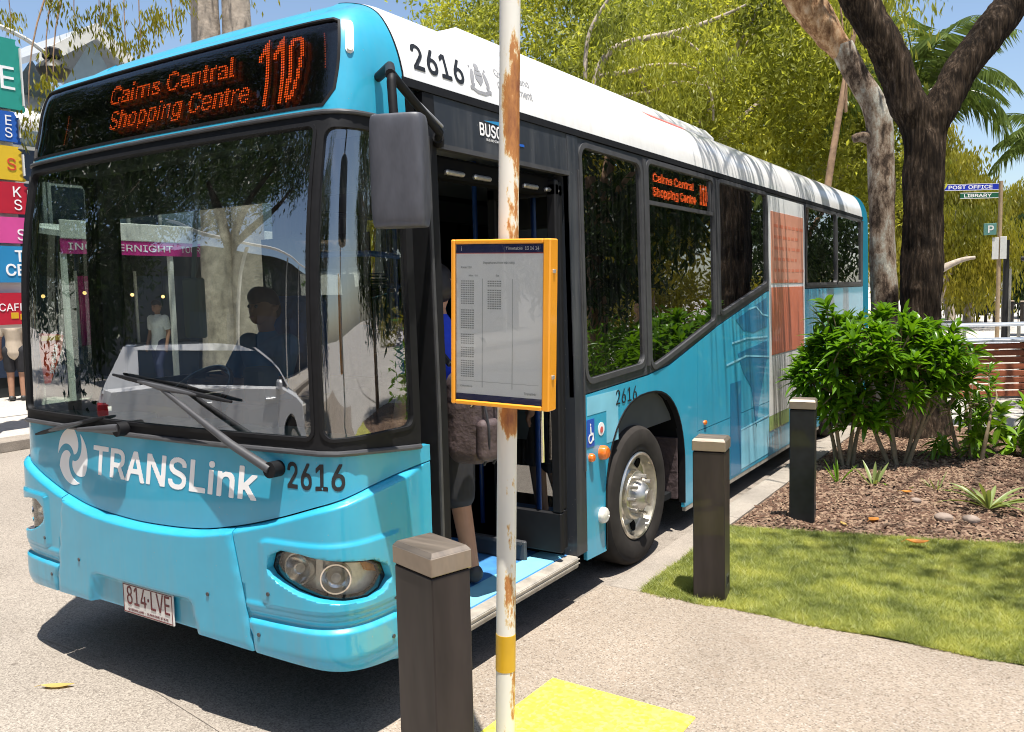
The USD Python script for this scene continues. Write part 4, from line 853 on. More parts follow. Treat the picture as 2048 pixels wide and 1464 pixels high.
# ---------------------------------------------------------------- bus stop, bollards, tactile pad
stop = thing('bus_stop_sign', 'rusty white bus stop pole carrying a yellow timetable case', 'bus stop', (0, 0, 0))
_a = .036; _p = np.array([2.122, 0, 2.84]); Rm = Gf.Matrix4d(1.0).SetRotate(Gf.Rotation(Gf.Vec3d(0, 1, 0), math.degrees(_a)))
UsdGeom.Xform(stop).ClearXformOpOrder(); UsdGeom.Xform(stop).AddTransformOp().Set(Gf.Matrix4d(1.0).SetTranslate(Gf.Vec3d(*(-_p)))*Rm*Gf.Matrix4d(1.0).SetTranslate(Gf.Vec3d(*_p)))
PX, PY = 2.122, .012
obj('pole', MB().tube([(PX, PY, KZ-.06), (PX, PY, 1.5), (PX, PY, 2.1), (PX, PY, 3.6)], .0335, 28), 'rusty_pole', stop, 40)
obj('reflective_band', MB().tube([(PX, PY, .592), (PX, PY, .722)], .0347, 28), 'tape_yellow', stop, 40)
obj('pole_collar', MB().tube([(PX, PY, KZ-.03), (PX, PY, KZ+.05)], .06, 24), 'galvanised', stop, 40)
ax = unit((.997, .08, 0)); az = unit(np.array([.08, -.997, 0])); CO = np.array([1.982, -.118, 1.527])
W_, H_, D_ = .360, .536, .056
def CT(x, y, z): return CO+ax*x+np.array([0, 0, 1.])*y+az*z
T = frame(CO, ax, (0, 0, 1), az)
m = MB()
for lo, hi in (((0, 0, -D_), (.016, H_, 0)), ((W_-.026, 0, -D_), (W_, H_, 0)), ((.016, 0, -D_), (W_-.026, .015, 0)), ((.016, H_-.015, -D_), (W_-.026, H_, 0))): m.box(lo, hi, .004, T)
m.box((.015, .014, -D_), (W_-.025, H_-.014, -D_+.004), 0, T)
cs = obj('timetable_case', m, 'case_yellow', stop, 30)
obj('clip', MB().tube([CT(.18, .1, -D_-.012), CT(.18, .1, -D_)], .03), 'galvanised', cs, 30); obj('clip', MB().tube([CT(.18, .45, -D_-.012), CT(.18, .45, -D_)], .03), 'galvanised', cs, 30)
for y in (.10, .43):
    m = MB(); m.box((W_-.001, y, -.035), (W_+.004, y+.012, -.018), .001, T); obj('lock', m, 'galvanised', cs, 30)
pp = obj('timetable', MB().box((.017, .016, -.013), (W_-.027, H_-.016, -.009), 0, T), 'paper', stop, False)
def pr(x0, y0, x1, y1, mat, name='print', z=-.0082): obj(name, MB().box((x0, y0, -.0089), (x1, y1, z), 0, T), mat, pp, False)
pr(.017, H_-.043, W_-.027, H_-.016, 'navy_print', 'title_band'); pr(.017, .016, W_-.027, .036, 'navy_print', 'title_band'); pr(.017, H_-.0455, W_-.027, H_-.043, 'red_sticker', 'title_line')
def ptxt(t, x, y, h, mat, w=None): obj('timetable_lettering', on_plane(textm(t, h, .0006, False, w), CT(x, y, -.0076), ax, (0, 0, 1)), mat, pp, False)
ptxt('Timetable', .20, H_-.034, .009, 'letter_white', .06); ptxt('13 14 14', .268, H_-.035, .011, 'letter_white', .05); ptxt('i', .036, H_-.036, .013, 'letter_white')
ptxt('Departures from this stop', .118, H_-.078, .007, 'grey_print', .115); ptxt('Route 110', .035, H_-.092, .006, 'grey_print'); ptxt('Mon - Fri', .065, H_-.118, .0055, 'grey_print'); ptxt('Sat', .165, H_-.118, .0055, 'grey_print')
ptxt('Translink', .268, .046, .008, 'grey_print', .044); ptxt('Effective', .034, .058, .006, 'grey_print', .045)
rt_ = random.Random(4); colm = MB()
for k in range(44):
    y = H_-.135-k*.0072
    if k in (11, 12, 22, 23, 29, 35): continue
    for c in range(6): colm.box((.035+c*.0085, y, -.0089), (.035+c*.0085+.0062, y+.0036, -.0082), 0, T)
obj('time_column', colm, 'grey_print', pp, False, kind='stuff')
colm = MB()
for k in range(13):
    y = H_-.135-k*.0072
    if k in (3,): continue
    for c in range(6): colm.box((.135+c*.0085, y, -.0089), (.135+c*.0085+.0062, y+.0036, -.0082), 0, T)
obj('time_column', colm, 'grey_print', pp, False, kind='stuff')
for x in (.115, .225): pr(x, .06, x+.0012, H_-.125, 'grey_print', 'rule_line')
pr(.03, .078, W_-.04, .0788, 'grey_print', 'rule_line')
obj('case_window', MB().box((.016, .015, -.006), (W_-.026, H_-.015, -.004), 0, T), 'case_glass', stop, False)

def bollard(loc, rz, w, d, h, mat, label, slot=True):
    t = thing('bollard', label, 'bollard', loc, rz, 'square metal bollards along the kerb')
    m = MB(); m.box((-w/2, -d/2, -.05), (w/2, d/2, h-.075), .004); obj('post', m, mat, t, 30)
    m = MB(); e = .004; m.box((-w/2-e, -d/2-e, h-.070), (w/2+e, d/2+e, h-.012), .003)
    q = trimesh.convex.convex_hull(np.array([(sx*(w/2+e-.002), sy*(d/2+e-.002), h-.012) for sx in (-1, 1) for sy in (-1, 1)]+[(sx*(w/2-.008), sy*(d/2-.008), h) for sx in (-1, 1) for sy in (-1, 1)])); m.mesh(q)
    obj('cap', m, 'brushed_steel', t, 30)
    m = MB(); m.box((-w/2+.004, -d/2+.004, h-.076), (w/2-.004, d/2-.004, h-.068)); obj('shadow_gap', m, 'matte_black', t, False)
    if slot:
        m = MB(); m.box((w/2-.001, -.03, .07), (w/2+.002, .03, .14), .001); p_ = obj('access_plate', m, 'frame_grey', t, 30)
        m = MB()
        for k in (-.014, .010): m.box((w/2+.001, k, .085), (w/2+.0035, k+.012, .125))
        obj('slot', m, 'matte_black', p_, False)
    return t
bollard((2.010, -.337, KZ), -.29, .203, .143, 1.0, 'bollard_brown', 'nearest brown bollard with a steel cap, before the bus door')
bollard((1.985, 2.235, KZ), .16, .178, .165, .925, 'bollard_brown', 'brown bollard at the edge of the lawn beside the front wheel')
bollard((2.035, 4.07, KZ), .16, .178, .165, .925, 'bollard_black', 'blackish bollard standing in the mulch by the leafy shrub', True)
m = MB(); m.box((1.712, -.20, KZ-.005), (2.40, .868, KZ+.007), .003, trimesh.transformations.rotation_matrix(-.02, [0, 0, 1], (2.0, .5, 0)))
tag(obj('tactile_pad', m, 'tactile_yellow', None, 30), 'bright yellow pad set on the path behind the bus stop pole', 'tactile paving')

# ---------------------------------------------------------------- vegetation
def leaves(cent, dirs, L, W, fold=.25, rr=R, bend=0.):
    """diamond leaves: base, two sides, tip; each an island of its own"""
    n = len(cent); d = dirs/np.linalg.norm(dirs, axis=1, keepdims=True)
    a = rr.normal(size=(n, 3)); s = np.cross(d, a); s /= np.linalg.norm(s, axis=1, keepdims=True)+1e-9; nn = np.cross(s, d)
    L = np.broadcast_to(L, (n,))[:, None]; W = np.broadcast_to(W, (n,))[:, None]
    mid = cent+d*L*.45+nn*W*fold
    v = np.stack([cent, mid+s*W/2, cent+d*L-np.array([0, 0, 1.])*L*bend, mid-s*W/2], 1).reshape(-1, 3); k = np.arange(n)*4
    return v, np.vstack([np.stack([k, k+1, k+2], 1), np.stack([k, k+2, k+3], 1)])
def clump_leaves(cc, n, sig, droop, L, W, rr, spray=0.):
    """n leaves round each clump centre; with spray they hang below it in strings"""
    N_ = len(cc)*n; c = np.repeat(cc, n, axis=0)
    p = rr.normal(size=(N_, 3))*sig*np.repeat(rr.uniform(.6, 1.3, len(cc)), n)[:, None]
    if spray: p[:, 2] = -np.abs(rr.normal(size=N_))*spray+rr.normal(size=N_)*sig*.3
    d = rr.normal(size=(N_, 3))*(1-droop)+np.array([0, 0, -1.])*droop*1.6
    l = L*rr.uniform(.6, 1.25, N_)
    return leaves(c+p, d, l, W*rr.uniform(.7, 1.2, N_), rr=rr)
def ellipsoid(n, c, r, rr, shell=.55, low=-1.):
    d = rr.normal(size=(n*2, 3)); d /= np.linalg.norm(d, axis=1, keepdims=True); k = rr.uniform(shell**3, 1, n*2)**(1/3)
    q = d*k[:, None]; q = q[q[:, 2] > low][:n]; return np.asarray(c)+q*np.asarray(r)
def trunk(pts, rad, sides=16, n=40, amp=.08, freq=7., seed=0, vert=.25):
    p = smoothpath(pts, n); d = np.linspace(0, 1, len(rad)); r = np.interp(np.linspace(0, 1, n), d, rad)
    v, f = tube(p, r, sides); c = np.vstack([np.repeat(p, sides, axis=0), p[:1], p[-1:]]); o = v-c
    q = v*np.array([1, 1, vert])*freq; k = 1+amp*2*(meshkit.fbm(q, 4, seed)-.5)+amp*.8*(meshkit.fbm(v*1.3, 2, seed+5)-.5)
    return c+o*k[:, None], f
def tree(name, label, cat, group=None): return thing(name, label, cat, (0, 0, 0), 0, group)

# the dark forked tree by the kerb
dt = tree('forked_tree', 'dark rough barked tree forking into two thick limbs beside the bus', 'tree')
def joined(chains, refine, it, ridge, rf, rz, seed):
    parts = []
    for pts, rad in chains:
        p_ = smoothpath(pts, 16); r_ = np.interp(np.linspace(0, 1, 16), np.linspace(0, 1, len(rad)), rad)
        for a in range(15):
            parts.append(manifold3d.Manifold.batch_hull([manifold3d.Manifold.sphere(float(r_[b]), 22).translate([float(x) for x in p_[b]]) for b in (a, a+1)]))
    mm = manifold3d.Manifold.batch_boolean(parts, manifold3d.OpType.Add).refine_to_length(refine).to_mesh()
    t = trimesh.Trimesh(mm.vert_properties[:, :3], mm.tri_verts, process=True); trimesh.smoothing.filter_taubin(t, iterations=it)
    v = t.vertices; q = v*np.array([1, 1, rz])*rf; q = q+.6*(meshkit.fbm(v*3.1, 2, seed+3)[:, None]-.5)
    k = 1-np.abs(2*meshkit.noise(q, seed)-1); k2 = 1-np.abs(2*meshkit.noise(q*2.1, seed+1)-1); big = meshkit.fbm(v*2.6, 2, seed+2)-.5
    t.vertices = v+t.vertex_normals*(ridge*(k-.6)+ridge*.5*(k2-.6)+.06*big)[:, None]; return t
obj('trunk', joined([([(2.33, 8.06, -.05), (2.325, 8.06, .25), (2.30, 8.15, 1.0), (2.28, 8.29, 2.2), (2.275, 8.38, 3.05), (2.272, 8.43, 3.5)], [.38, .27, .215, .205, .205, .205, .20]),
    ([(2.27, 8.42, 3.3), (2.20, 8.41, 3.66), (2.06, 8.36, 4.05), (1.89, 8.29, 4.5), (1.69, 8.2, 4.9), (1.45, 8.1, 5.4), (.9, 7.6, 6.4), (.3, 6.9, 7.4)], [.18, .19, .19, .19, .18, .17, .12, .07]),
    ([(2.27, 8.43, 3.3), (2.34, 8.48, 3.66), (2.47, 8.60, 4.02), (2.73, 8.82, 4.48), (3.02, 9.04, 4.93), (3.32, 9.28, 5.4), (3.9, 9.6, 6.4), (4.6, 9.8, 7.5)], [.17, .18, .185, .18, .175, .165, .13, .07])], .022, 14, .028, 15, .13, 7), 'bark_dark', dt, 60)
rr = np.random.default_rng(21)
cc = np.vstack([ellipsoid(20, (.3, 7.2, 7.3), (1.9, 3.4, .9), rr, .2), ellipsoid(16, (4.7, 9.6, 7.6), (2.2, 2.4, .9), rr, .2), ellipsoid(8, (4.55, 2.45, 7.2), (1.0, .55, .3), rr, .2), ellipsoid(3, (3.4, 5.4, 7.0), (1.2, .9, .5), rr, .2)])
m = MB(); m.add(*clump_leaves(cc, 85, .26, .4, .17, .055, rr))
for q in cc[::2]:                                          # twigs from the limb ends to the sprays
    b = np.array([.3, 6.9, 7.3]) if q[0] < 2.4 else np.array([4.6, 9.8, 7.4]); m.tube(smoothpath([b, (b+q)/2+np.array([0, 0, .3]), q], 8), np.linspace(.03, .008, 8), 5)
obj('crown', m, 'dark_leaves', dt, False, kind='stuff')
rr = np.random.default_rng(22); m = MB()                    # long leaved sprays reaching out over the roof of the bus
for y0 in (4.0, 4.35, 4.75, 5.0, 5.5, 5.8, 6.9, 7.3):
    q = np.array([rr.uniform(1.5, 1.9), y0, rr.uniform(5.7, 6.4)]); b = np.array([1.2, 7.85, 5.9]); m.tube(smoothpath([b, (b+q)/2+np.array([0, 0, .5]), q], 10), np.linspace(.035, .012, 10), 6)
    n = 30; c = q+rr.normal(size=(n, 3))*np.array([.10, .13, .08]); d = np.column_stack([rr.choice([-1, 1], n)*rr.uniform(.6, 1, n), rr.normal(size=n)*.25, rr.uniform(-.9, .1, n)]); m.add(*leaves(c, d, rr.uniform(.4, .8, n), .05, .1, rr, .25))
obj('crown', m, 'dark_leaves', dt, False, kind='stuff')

# the pale mottled tree behind it
pt = tree('mottled_tree', 'pale mottled tree trunk close behind the dark forked tree', 'tree')
obj('trunk', MB().add(*trunk([(1.84, 8.93, 0.02), (1.80, 9.02, .8), (1.765, 9.1, 1.68), (1.70, 9.18, 2.9), (1.675, 9.24, 3.5), (1.61, 9.26, 4.02), (1.43, 9.18, 4.42), (1.23, 9.08, 4.85)], [.24, .185, .165, .152, .150, .155, .145, .14], 36, 90, .14, 9, 9)), 'bark_pale', pt, 60)
obj('limb', MB().add(*trunk([(1.27, 9.1, 4.72), (1.12, 9.03, 4.95), (.95, 8.96, 5.22), (.7, 8.84, 5.68), (.3, 8.7, 6.5)], [.12, .19, .23, .23, .16], 30, 50, .20, 9, 3)), 'bark_orange', pt, 60, label='limb in peeling orange bark')
obj('limb', MB().add(*trunk([(1.66, 9.24, 3.62), (1.50, 9.2, 3.72), (1.36, 9.15, 3.70)], [.12, .08, .05], 14, 14, .14, 8, 3)), 'bark_pale', pt, 60, label='short broken stub of a limb')
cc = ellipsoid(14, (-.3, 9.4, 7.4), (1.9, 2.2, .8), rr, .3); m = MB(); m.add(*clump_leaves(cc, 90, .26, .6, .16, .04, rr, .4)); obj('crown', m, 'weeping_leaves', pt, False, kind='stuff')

def palm(label, base, top, nf, fl, seed, group=None, droop=1.0, only=None):
    rr = np.random.default_rng(seed); t = tree('palm_tree', label, 'palm', group)
    base, top = np.array(base, float), np.array(top, float)
    obj('trunk', MB().add(*trunk([base, (base+top)/2+np.array([.1, 0, 0]), top], (.17, .13, .11), 12, 24, .06, 9, seed)), 'bark_grey', t, 60)
    for k in range(nf):
        a = 2*np.pi*k/nf+rr.uniform(-.2, .2); el = rr.uniform(-.15, 1.2) if k % 3 else rr.uniform(.7, 1.4); L = fl*rr.uniform(.85, 1.1)
        s_ = np.linspace(0, 1, 22); h = np.array([math.cos(a), math.sin(a), 0])
        ang = el-droop*(1.6)*s_**1.3; dx = np.cumsum(np.cos(ang))*L/22; dz = np.cumsum(np.sin(ang))*L/22
        rach = top+h*dx[:, None]+np.array([0, 0, 1.])*dz[:, None]
        m = MB(); m.tube(rach, np.linspace(.022, .004, 22), 5)
        nl = 46; u = np.linspace(.10, .99, nl); P = np.stack([np.interp(u, s_, rach[:, c]) for c in range(3)], 1); tg = np.gradient(P, axis=0); tg /= np.linalg.norm(tg, axis=1, keepdims=True)
        side = np.cross(tg, [0, 0, 1.]); side /= np.linalg.norm(side, axis=1, keepdims=True)+1e-9
        for sg_ in (-1, 1):
            d = side*sg_+tg*.55+np.array([0, 0, -.55])+rr.normal(size=P.shape)*.08; m.add(*leaves(P, d, fl*.28*np.sin(np.clip(u*1.05, 0, 1)*np.pi)**.5+.08, .035, .15, rr, .18))
        obj('frond', m, 'palm_leaves', t, False)
    return t
# canopy of weeping trees behind the bus
def bg_tree(label, base, c, r, nc, lp, L, W, mat, seed, name='weeping_tree', cat='tree', group=None, sig=.32, droop=.72, spray=.7, shell=.5, low=-1., bark='bark_grey', limbs=5, tr=.22):
    rr = np.random.default_rng(seed); t = tree(name, label, cat, group)
    c = np.array(c, float); top = c+np.array([0, 0, -.2*r[2]])
    obj('trunk', MB().add(*trunk([base, (np.array(base)*.6+top*.4)*np.array([1, 1, 0])+np.array([0, 0, base[2]*.5+top[2]*.5]), top], [tr, tr*.8, tr*.45], 12, 24, .1, 5, seed)), bark, t, 60)
    cc = ellipsoid(nc, c, r, rr, shell, low)
    for k in range(limbs):
        q = cc[rr.integers(len(cc))]; s_ = np.array(base)*.35+top*.65; obj('limb', MB().add(*trunk([s_, (s_+q)/2+np.array([0, 0, .5]), q], [tr*.4, tr*.28, tr*.08], 8, 14, .1, 5, seed+k)), bark, t, 60)
    m = MB(); m.add(*clump_leaves(cc, lp, sig, droop, L, W, rr, spray)); obj('crown', m, mat, t, False, kind='stuff')
    return t
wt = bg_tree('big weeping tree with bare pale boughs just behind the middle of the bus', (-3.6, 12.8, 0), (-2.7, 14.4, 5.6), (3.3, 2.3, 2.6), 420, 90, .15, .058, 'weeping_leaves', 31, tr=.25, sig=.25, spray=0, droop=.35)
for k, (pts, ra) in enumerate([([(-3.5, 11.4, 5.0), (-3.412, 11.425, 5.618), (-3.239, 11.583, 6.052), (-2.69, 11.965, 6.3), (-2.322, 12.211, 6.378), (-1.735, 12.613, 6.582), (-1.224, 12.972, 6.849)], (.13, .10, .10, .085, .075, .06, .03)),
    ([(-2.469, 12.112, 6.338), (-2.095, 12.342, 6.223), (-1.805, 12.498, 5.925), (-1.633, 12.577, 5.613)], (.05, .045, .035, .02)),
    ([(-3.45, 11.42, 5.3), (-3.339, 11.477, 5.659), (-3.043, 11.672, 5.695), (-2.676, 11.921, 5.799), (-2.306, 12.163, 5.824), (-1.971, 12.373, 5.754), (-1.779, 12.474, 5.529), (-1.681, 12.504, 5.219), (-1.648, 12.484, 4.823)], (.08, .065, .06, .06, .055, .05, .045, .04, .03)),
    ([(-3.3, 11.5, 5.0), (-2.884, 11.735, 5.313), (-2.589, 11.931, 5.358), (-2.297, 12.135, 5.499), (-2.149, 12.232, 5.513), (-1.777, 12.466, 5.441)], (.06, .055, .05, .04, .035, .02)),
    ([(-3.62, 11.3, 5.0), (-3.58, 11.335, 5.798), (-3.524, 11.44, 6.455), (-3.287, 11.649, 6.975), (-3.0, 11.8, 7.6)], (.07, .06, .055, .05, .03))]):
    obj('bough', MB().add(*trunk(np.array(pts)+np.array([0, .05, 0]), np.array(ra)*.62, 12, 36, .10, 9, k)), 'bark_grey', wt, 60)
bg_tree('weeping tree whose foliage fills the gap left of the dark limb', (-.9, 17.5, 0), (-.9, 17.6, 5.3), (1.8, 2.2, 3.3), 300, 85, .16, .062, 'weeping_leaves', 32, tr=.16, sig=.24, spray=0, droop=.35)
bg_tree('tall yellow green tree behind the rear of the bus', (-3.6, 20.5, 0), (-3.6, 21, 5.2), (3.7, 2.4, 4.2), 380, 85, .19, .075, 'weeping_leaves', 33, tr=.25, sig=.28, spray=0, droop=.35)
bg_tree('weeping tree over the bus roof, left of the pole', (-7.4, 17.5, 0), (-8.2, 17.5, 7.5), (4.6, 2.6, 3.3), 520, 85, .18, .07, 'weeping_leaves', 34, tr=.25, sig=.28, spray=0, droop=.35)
bg_tree('deep green tree in the shade behind the weeping trees', (-7.5, 27, 0), (-8, 27.5, 7.0), (6.6, 3, 5.5), 420, 85, .30, .085, 'olive_leaves', 35, tr=.3, name='shade_tree', sig=.42, spray=0, droop=.5)
bg_tree('leaning slim tree seen over the rear of the bus', (.2, 11.3, 0), (.9, 12.6, 7.2), (1.0, .9, .6), 22, 80, .18, .04, 'weeping_leaves', 36, tr=.07, bark='bark_tan', limbs=1)
rr = np.random.default_rng(39); cc = ellipsoid(60, (-2.4, 11.6, 5.7), (1.6, .5, 1.2), rr, .1); m = MB(); m.add(*clump_leaves(cc, 46, .20, .6, .15, .036, rr)); obj('crown', m, 'weeping_leaves', wt, False, kind='stuff')
# right hand far trees
bg_tree('olive tree at the street corner behind the street name post', (.2, 40, 0), (.1, 40, 4.6), (1.2, 2.4, 3.2), 150, 90, .34, .09, 'olive_leaves', 41, tr=.25, name='street_tree')
bg_tree('tall olive tree right of the dark trunk', (-.9, 44, 0), (-2.0, 44, 6.0), (1.9, 2.6, 4.0), 220, 90, .36, .09, 'olive_leaves', 42, tr=.25, name='street_tree')
bg_tree('low spreading tree with a pale bough over the far road', (-.6, 34, 0), (.3, 35, 3.6), (2.2, 2.0, 1.4), 150, 80, .26, .07, 'olive_leaves', 43, tr=.15, name='street_tree')
bg_tree('far tree closing the end of the road on the left', (-10, 112, 0), (-10, 112, 6.5), (7, 4, 7), 200, 70, .7, .2, 'olive_leaves', 44, tr=.4, name='street_tree', sig=.7, spray=1.4)
bg_tree('far tree closing the end of the road in the middle', (-3, 120, 0), (-3, 120, 6.5), (7, 4, 7), 200, 70, .7, .2, 'dark_leaves', 45, tr=.4, name='street_tree', sig=.7, spray=1.4)
bg_tree('far tree by the black posts at the right edge', (1.5, 78, 0), (1.2, 78, 5.0), (4, 3, 5.4), 200, 70, .5, .14, 'olive_leaves', 46, tr=.3, name='street_tree', sig=.5, spray=1.0)
bg_tree('dark green tree filling the right edge under the palm', (2.9, 46, 0), (3.2, 46, 3.2), (1.7, 2, 2.6), 140, 70, .34, .10, 'dark_leaves', 47, tr=.2, name='street_tree')
obj('bough', MB().add(*trunk([(-.5, 31, 2.0), (-.023, 31.2, 2.29), (.41, 31.5, 2.54), (1.0, 31.9, 2.7)], (.16, .14, .10, .06), 10, 16, .1, 6, 3)), 'bark_grey', stage.GetPrimAtPath('/World/street_tree_002'), 60)
# top left tree
lt = tree('gum_tree', 'gum tree with a stout pale trunk and hanging leaves behind the bus roof', 'tree')
for k, pts in enumerate([[(-10.0, 8.4, 0), (-10.05, 8.44, 5), (-10.06, 8.45, 6.9), (-10.08, 8.5, 9.5)], [(-9.5, 8.7, 0), (-9.55, 8.76, 5), (-9.57, 8.77, 6.9), (-9.62, 8.8, 9.5)]]):
    obj('trunk', MB().add(*trunk(pts, (.40, .30, .27, .24), 20, 40, .07, 6, k)), 'bark_grey', lt, 60)
rr = np.random.default_rng(52)
hang = np.array([(-8.97, 4.28, 6.05), (-7.9, 4.96, 5.95), (-7.42, 5.25, 5.75), (-8.19, 4.76, 5.9), (-8.40, 4.51, 4.85), (-8.69, 4.30, 4.55), (-8.5, 4.48, 5.1), (-7.55, 5.10, 5.6), (-7.04, 5.51, 5.95), (-7.7, 5.0, 6.1), (-8.5, 4.6, 6.2), (-8.2, 4.5, 4.55), (-7.3, 5.3, 6.0), (-6.9, 5.6, 6.25)])
tr_hang = np.vstack([hang, hang+rr.normal(size=hang.shape)*.12])
m = MB(); m.add(*clump_leaves(tr_hang, 48, .085, .7, .125, .030, rr, .20)); cc = ellipsoid(70, (-9.6, 7.6, 10.2), (3.6, 3.2, 2.2), rr, .3); m.add(*clump_leaves(cc, 80, .3, .7, .17, .04, rr, .5))
obj('crown', m, 'olive_leaves', lt, False, kind='stuff')
for k, q in enumerate(hang[:10]):
    s_ = np.array([-9.9, 8.2, 8.6]); obj('twig', MB().add(*trunk([s_, (s_+q)/2+np.array([.2, -.3, 1.3]), q+np.array([0, 0, .25]), q-np.array([0, 0, .2])], (.05, .03, .014, .006), 6, 18, .1, 6, k)), 'bark_tan', lt, 60)

# palms
palm('palm with pale feathery fronds seen through the fork of the dark tree', (1.2, 15.9, 0), (1.15, 15.9, 5.35), 21, 2.25, 61, None, 1.05)
palm('palm whose fronds hang in at the right edge of the picture', (3.5, 16.8, 0), (3.45, 16.8, 4.35), 17, 1.35, 62)

# the leafy shrub in the bed
def leafstrip(base, d, L, W, droopk, seg=5, fold=.18, roll=None, rr=R):
    """one lance shaped leaf as a bent strip of 4-sided facets with a keel"""
    d = unit(d); s_ = np.cross(d, [0, 0, 1.]); s_ = unit(s_) if np.linalg.norm(s_) > 1e-3 else np.array([1., 0, 0]); n = np.cross(s_, d)
    if roll is not None: s_, n = s_*math.cos(roll)+n*math.sin(roll), n*math.cos(roll)-s_*math.sin(roll)
    t = np.linspace(0, 1, seg); w = W*np.sin(np.pi*np.clip(t*.93+.06, 0, 1))**.8; w[-1] = 0.0005
    P = base+d*L*t[:, None]+np.array([0, 0, -1.])*droopk*L*(t**2)[:, None]
    v = np.stack([P-s_*w[:, None]/2+n*w[:, None]*fold, P, P+s_*w[:, None]/2+n*w[:, None]*fold], 1).reshape(-1, 3)
    f = []
    for i in range(seg-1):
        for c in (0, 1): f += [[i*3+c, i*3+c+1, i*3+c+4], [i*3+c, i*3+c+4, i*3+c+3]]
    return v, np.array(f)
def shrub(name, label, cat, stems, tips, nl, L, W, mat, seed, keep=300, stem_r=.018, bed=.16):
    rr = np.random.default_rng(seed); t = thing(name, label, cat)
    for k, (b, e) in enumerate(stems):
        b, e = np.array(b), np.array(e); mid = (b+e)/2+np.array([rr.normal()*.04, rr.normal()*.04, .05])
        obj('stem', MB().add(*trunk([b, mid, e], (stem_r*1.25, stem_r, stem_r*.6), 9, 18, .10, 22, k)), 'stem_brown', t, 50)
    allm = []
    for q in tips:
        q = np.array(q); e = min(stems, key=lambda se: np.linalg.norm(np.array(se[1])-q))[1]; e = np.array(e)
        axis = unit(q-np.array(e)*.3-np.array([np.mean([s_[0][0] for s_ in stems]), np.mean([s_[0][1] for s_ in stems]), .6])*.7+np.array([0, 0, .35])+rr.normal(size=3)*.25)
        bt = trunk([e, (e+q)/2+rr.normal(size=3)*.03, q-axis*.05], (stem_r*.55, stem_r*.4, stem_r*.3), 5, 7, .05, 20, 1); allm.append(('twig', q, bt))
        x = unit(np.cross(axis, [.3, .2, 1.])); y = np.cross(axis, x)
        for i in range(nl):
            a = i*2.4+rr.uniform(-.3, .3); elev = rr.uniform(.05, 1.1)*(1-.5*i/nl)+.5*i/nl
            d = axis*math.sin(elev)+(x*math.cos(a)+y*math.sin(a))*math.cos(elev); l = L*rr.uniform(.65, 1.15)
            b = q-axis*(.09*(1-i/nl)); allm.append(('leaf', b+d*l*.5, leafstrip(b, d, l, W*rr.uniform(.8, 1.15), rr.uniform(.12, .45), 5, .18, rr.uniform(-.6, .6), rr)))
    lv = sorted([x for x in allm if x[0] == 'leaf'], key=lambda x: np.linalg.norm(x[1]-CAM))
    for x in lv[:keep]: obj('leaf', MB().add(*x[2]), mat, t, 60)
    if len(lv) > keep:
        m = MB()
        for x in lv[keep:]: m.add(*x[2])
        obj('foliage', m, mat, t, 60, kind='stuff')
    m = MB()
    for x in allm:
        if x[0] == 'twig': m.add(*x[2])
    obj('twigs', m, 'stem_brown', t, 60, kind='stuff')
    return t
rr = np.random.default_rng(71)
stems = [((2.36+dx, 6.36+dy, .10), e) for dx, dy, e in ((-.06, 0, (2.02, 6.2, .95)), (-.03, .05, (2.20, 6.3, 1.02)), (.0, 0, (2.33, 6.25, 1.08)), (.03, .03, (2.50, 6.3, 1.05)), (.06, 0, (2.66, 6.45, .98)), (.05, .08, (2.75, 6.7, .9)))]
stems += [((1.86+dx, 6.22+dy, .12), e) for dx, dy, e in ((-.04, 0, (1.66, 6.1, .80)), (.02, .02, (1.82, 6.05, .86)), (.06, .0, (2.0, 6.2, .84)), (.1, .06, (2.1, 6.4, .8)))]
tips = []
for c, r_, n in (((2.15, 6.28, 1.33), (.60, .52, .35), 125), ((1.78, 6.10, 1.00), (.38, .36, .33), 60), ((2.62, 6.50, 1.18), (.40, .40, .36), 60), ((2.0, 6.15, .72), (.40, .3, .20), 34), ((2.42, 6.2, .92), (.3, .2, .14), 7), ((1.72, 6.02, 1.66), (.08, .08, .10), 3)):
    q = ellipsoid(n, c, r_, rr, .62); tips += [tuple(x) for x in q]
shrub('leafy_shrub', 'big glossy green shrub with long narrow leaves in front of the tree trunks', 'shrub', stems, tips, 14, .185, .044, 'bush_leaves', 72)
stems = [((2.95+dx, 6.75, .12), (2.92+dx*3, 6.75, .7)) for dx in (-.06, 0, .06)]
shrub('leafy_shrub', 'thinner leaning shrub right of the big one, before the timber screen', 'shrub', stems, [tuple(x) for x in ellipsoid(22, (2.90, 6.85, .88), (.22, .3, .36), rr, .4)], 13, .16, .03, 'bush_leaves', 73, 200)
def strap_plant(name, label, cat, base, n, L, W, mat, seed, up_=.9, droop=.35):
    rr = np.random.default_rng(seed); t = thing(name, label, cat, base)
    for i in range(n):
        a = i*2.4+rr.uniform(-.3, .3); el = rr.uniform(up_*.45, up_*1.1); d = np.array([math.cos(a)*math.cos(el), math.sin(a)*math.cos(el), math.sin(el)])
        obj('leaf', MB().add(*leafstrip(np.array([math.cos(a), math.sin(a), 0])*.015, d, L*rr.uniform(.7, 1.1), W*rr.uniform(.8, 1.1), rr.uniform(droop*.4, droop), 7, .22, rr.uniform(-.4, .4), rr)), mat, t, 60)
    return t
strap_plant('spiky_plant', 'spiky plant with pale striped strap leaves at the right of the mulch', 'plant', (3.20, 5.0, .15), 22, .40, .035, 'variegated_leaves', 81, 1.0, .4)
strap_plant('spiky_plant', 'small upright grey green spiky plant at the foot of the big shrub', 'plant', (2.32, 5.32, .15), 7, .27, .040, 'variegated_leaves', 82, 1.35, .1)
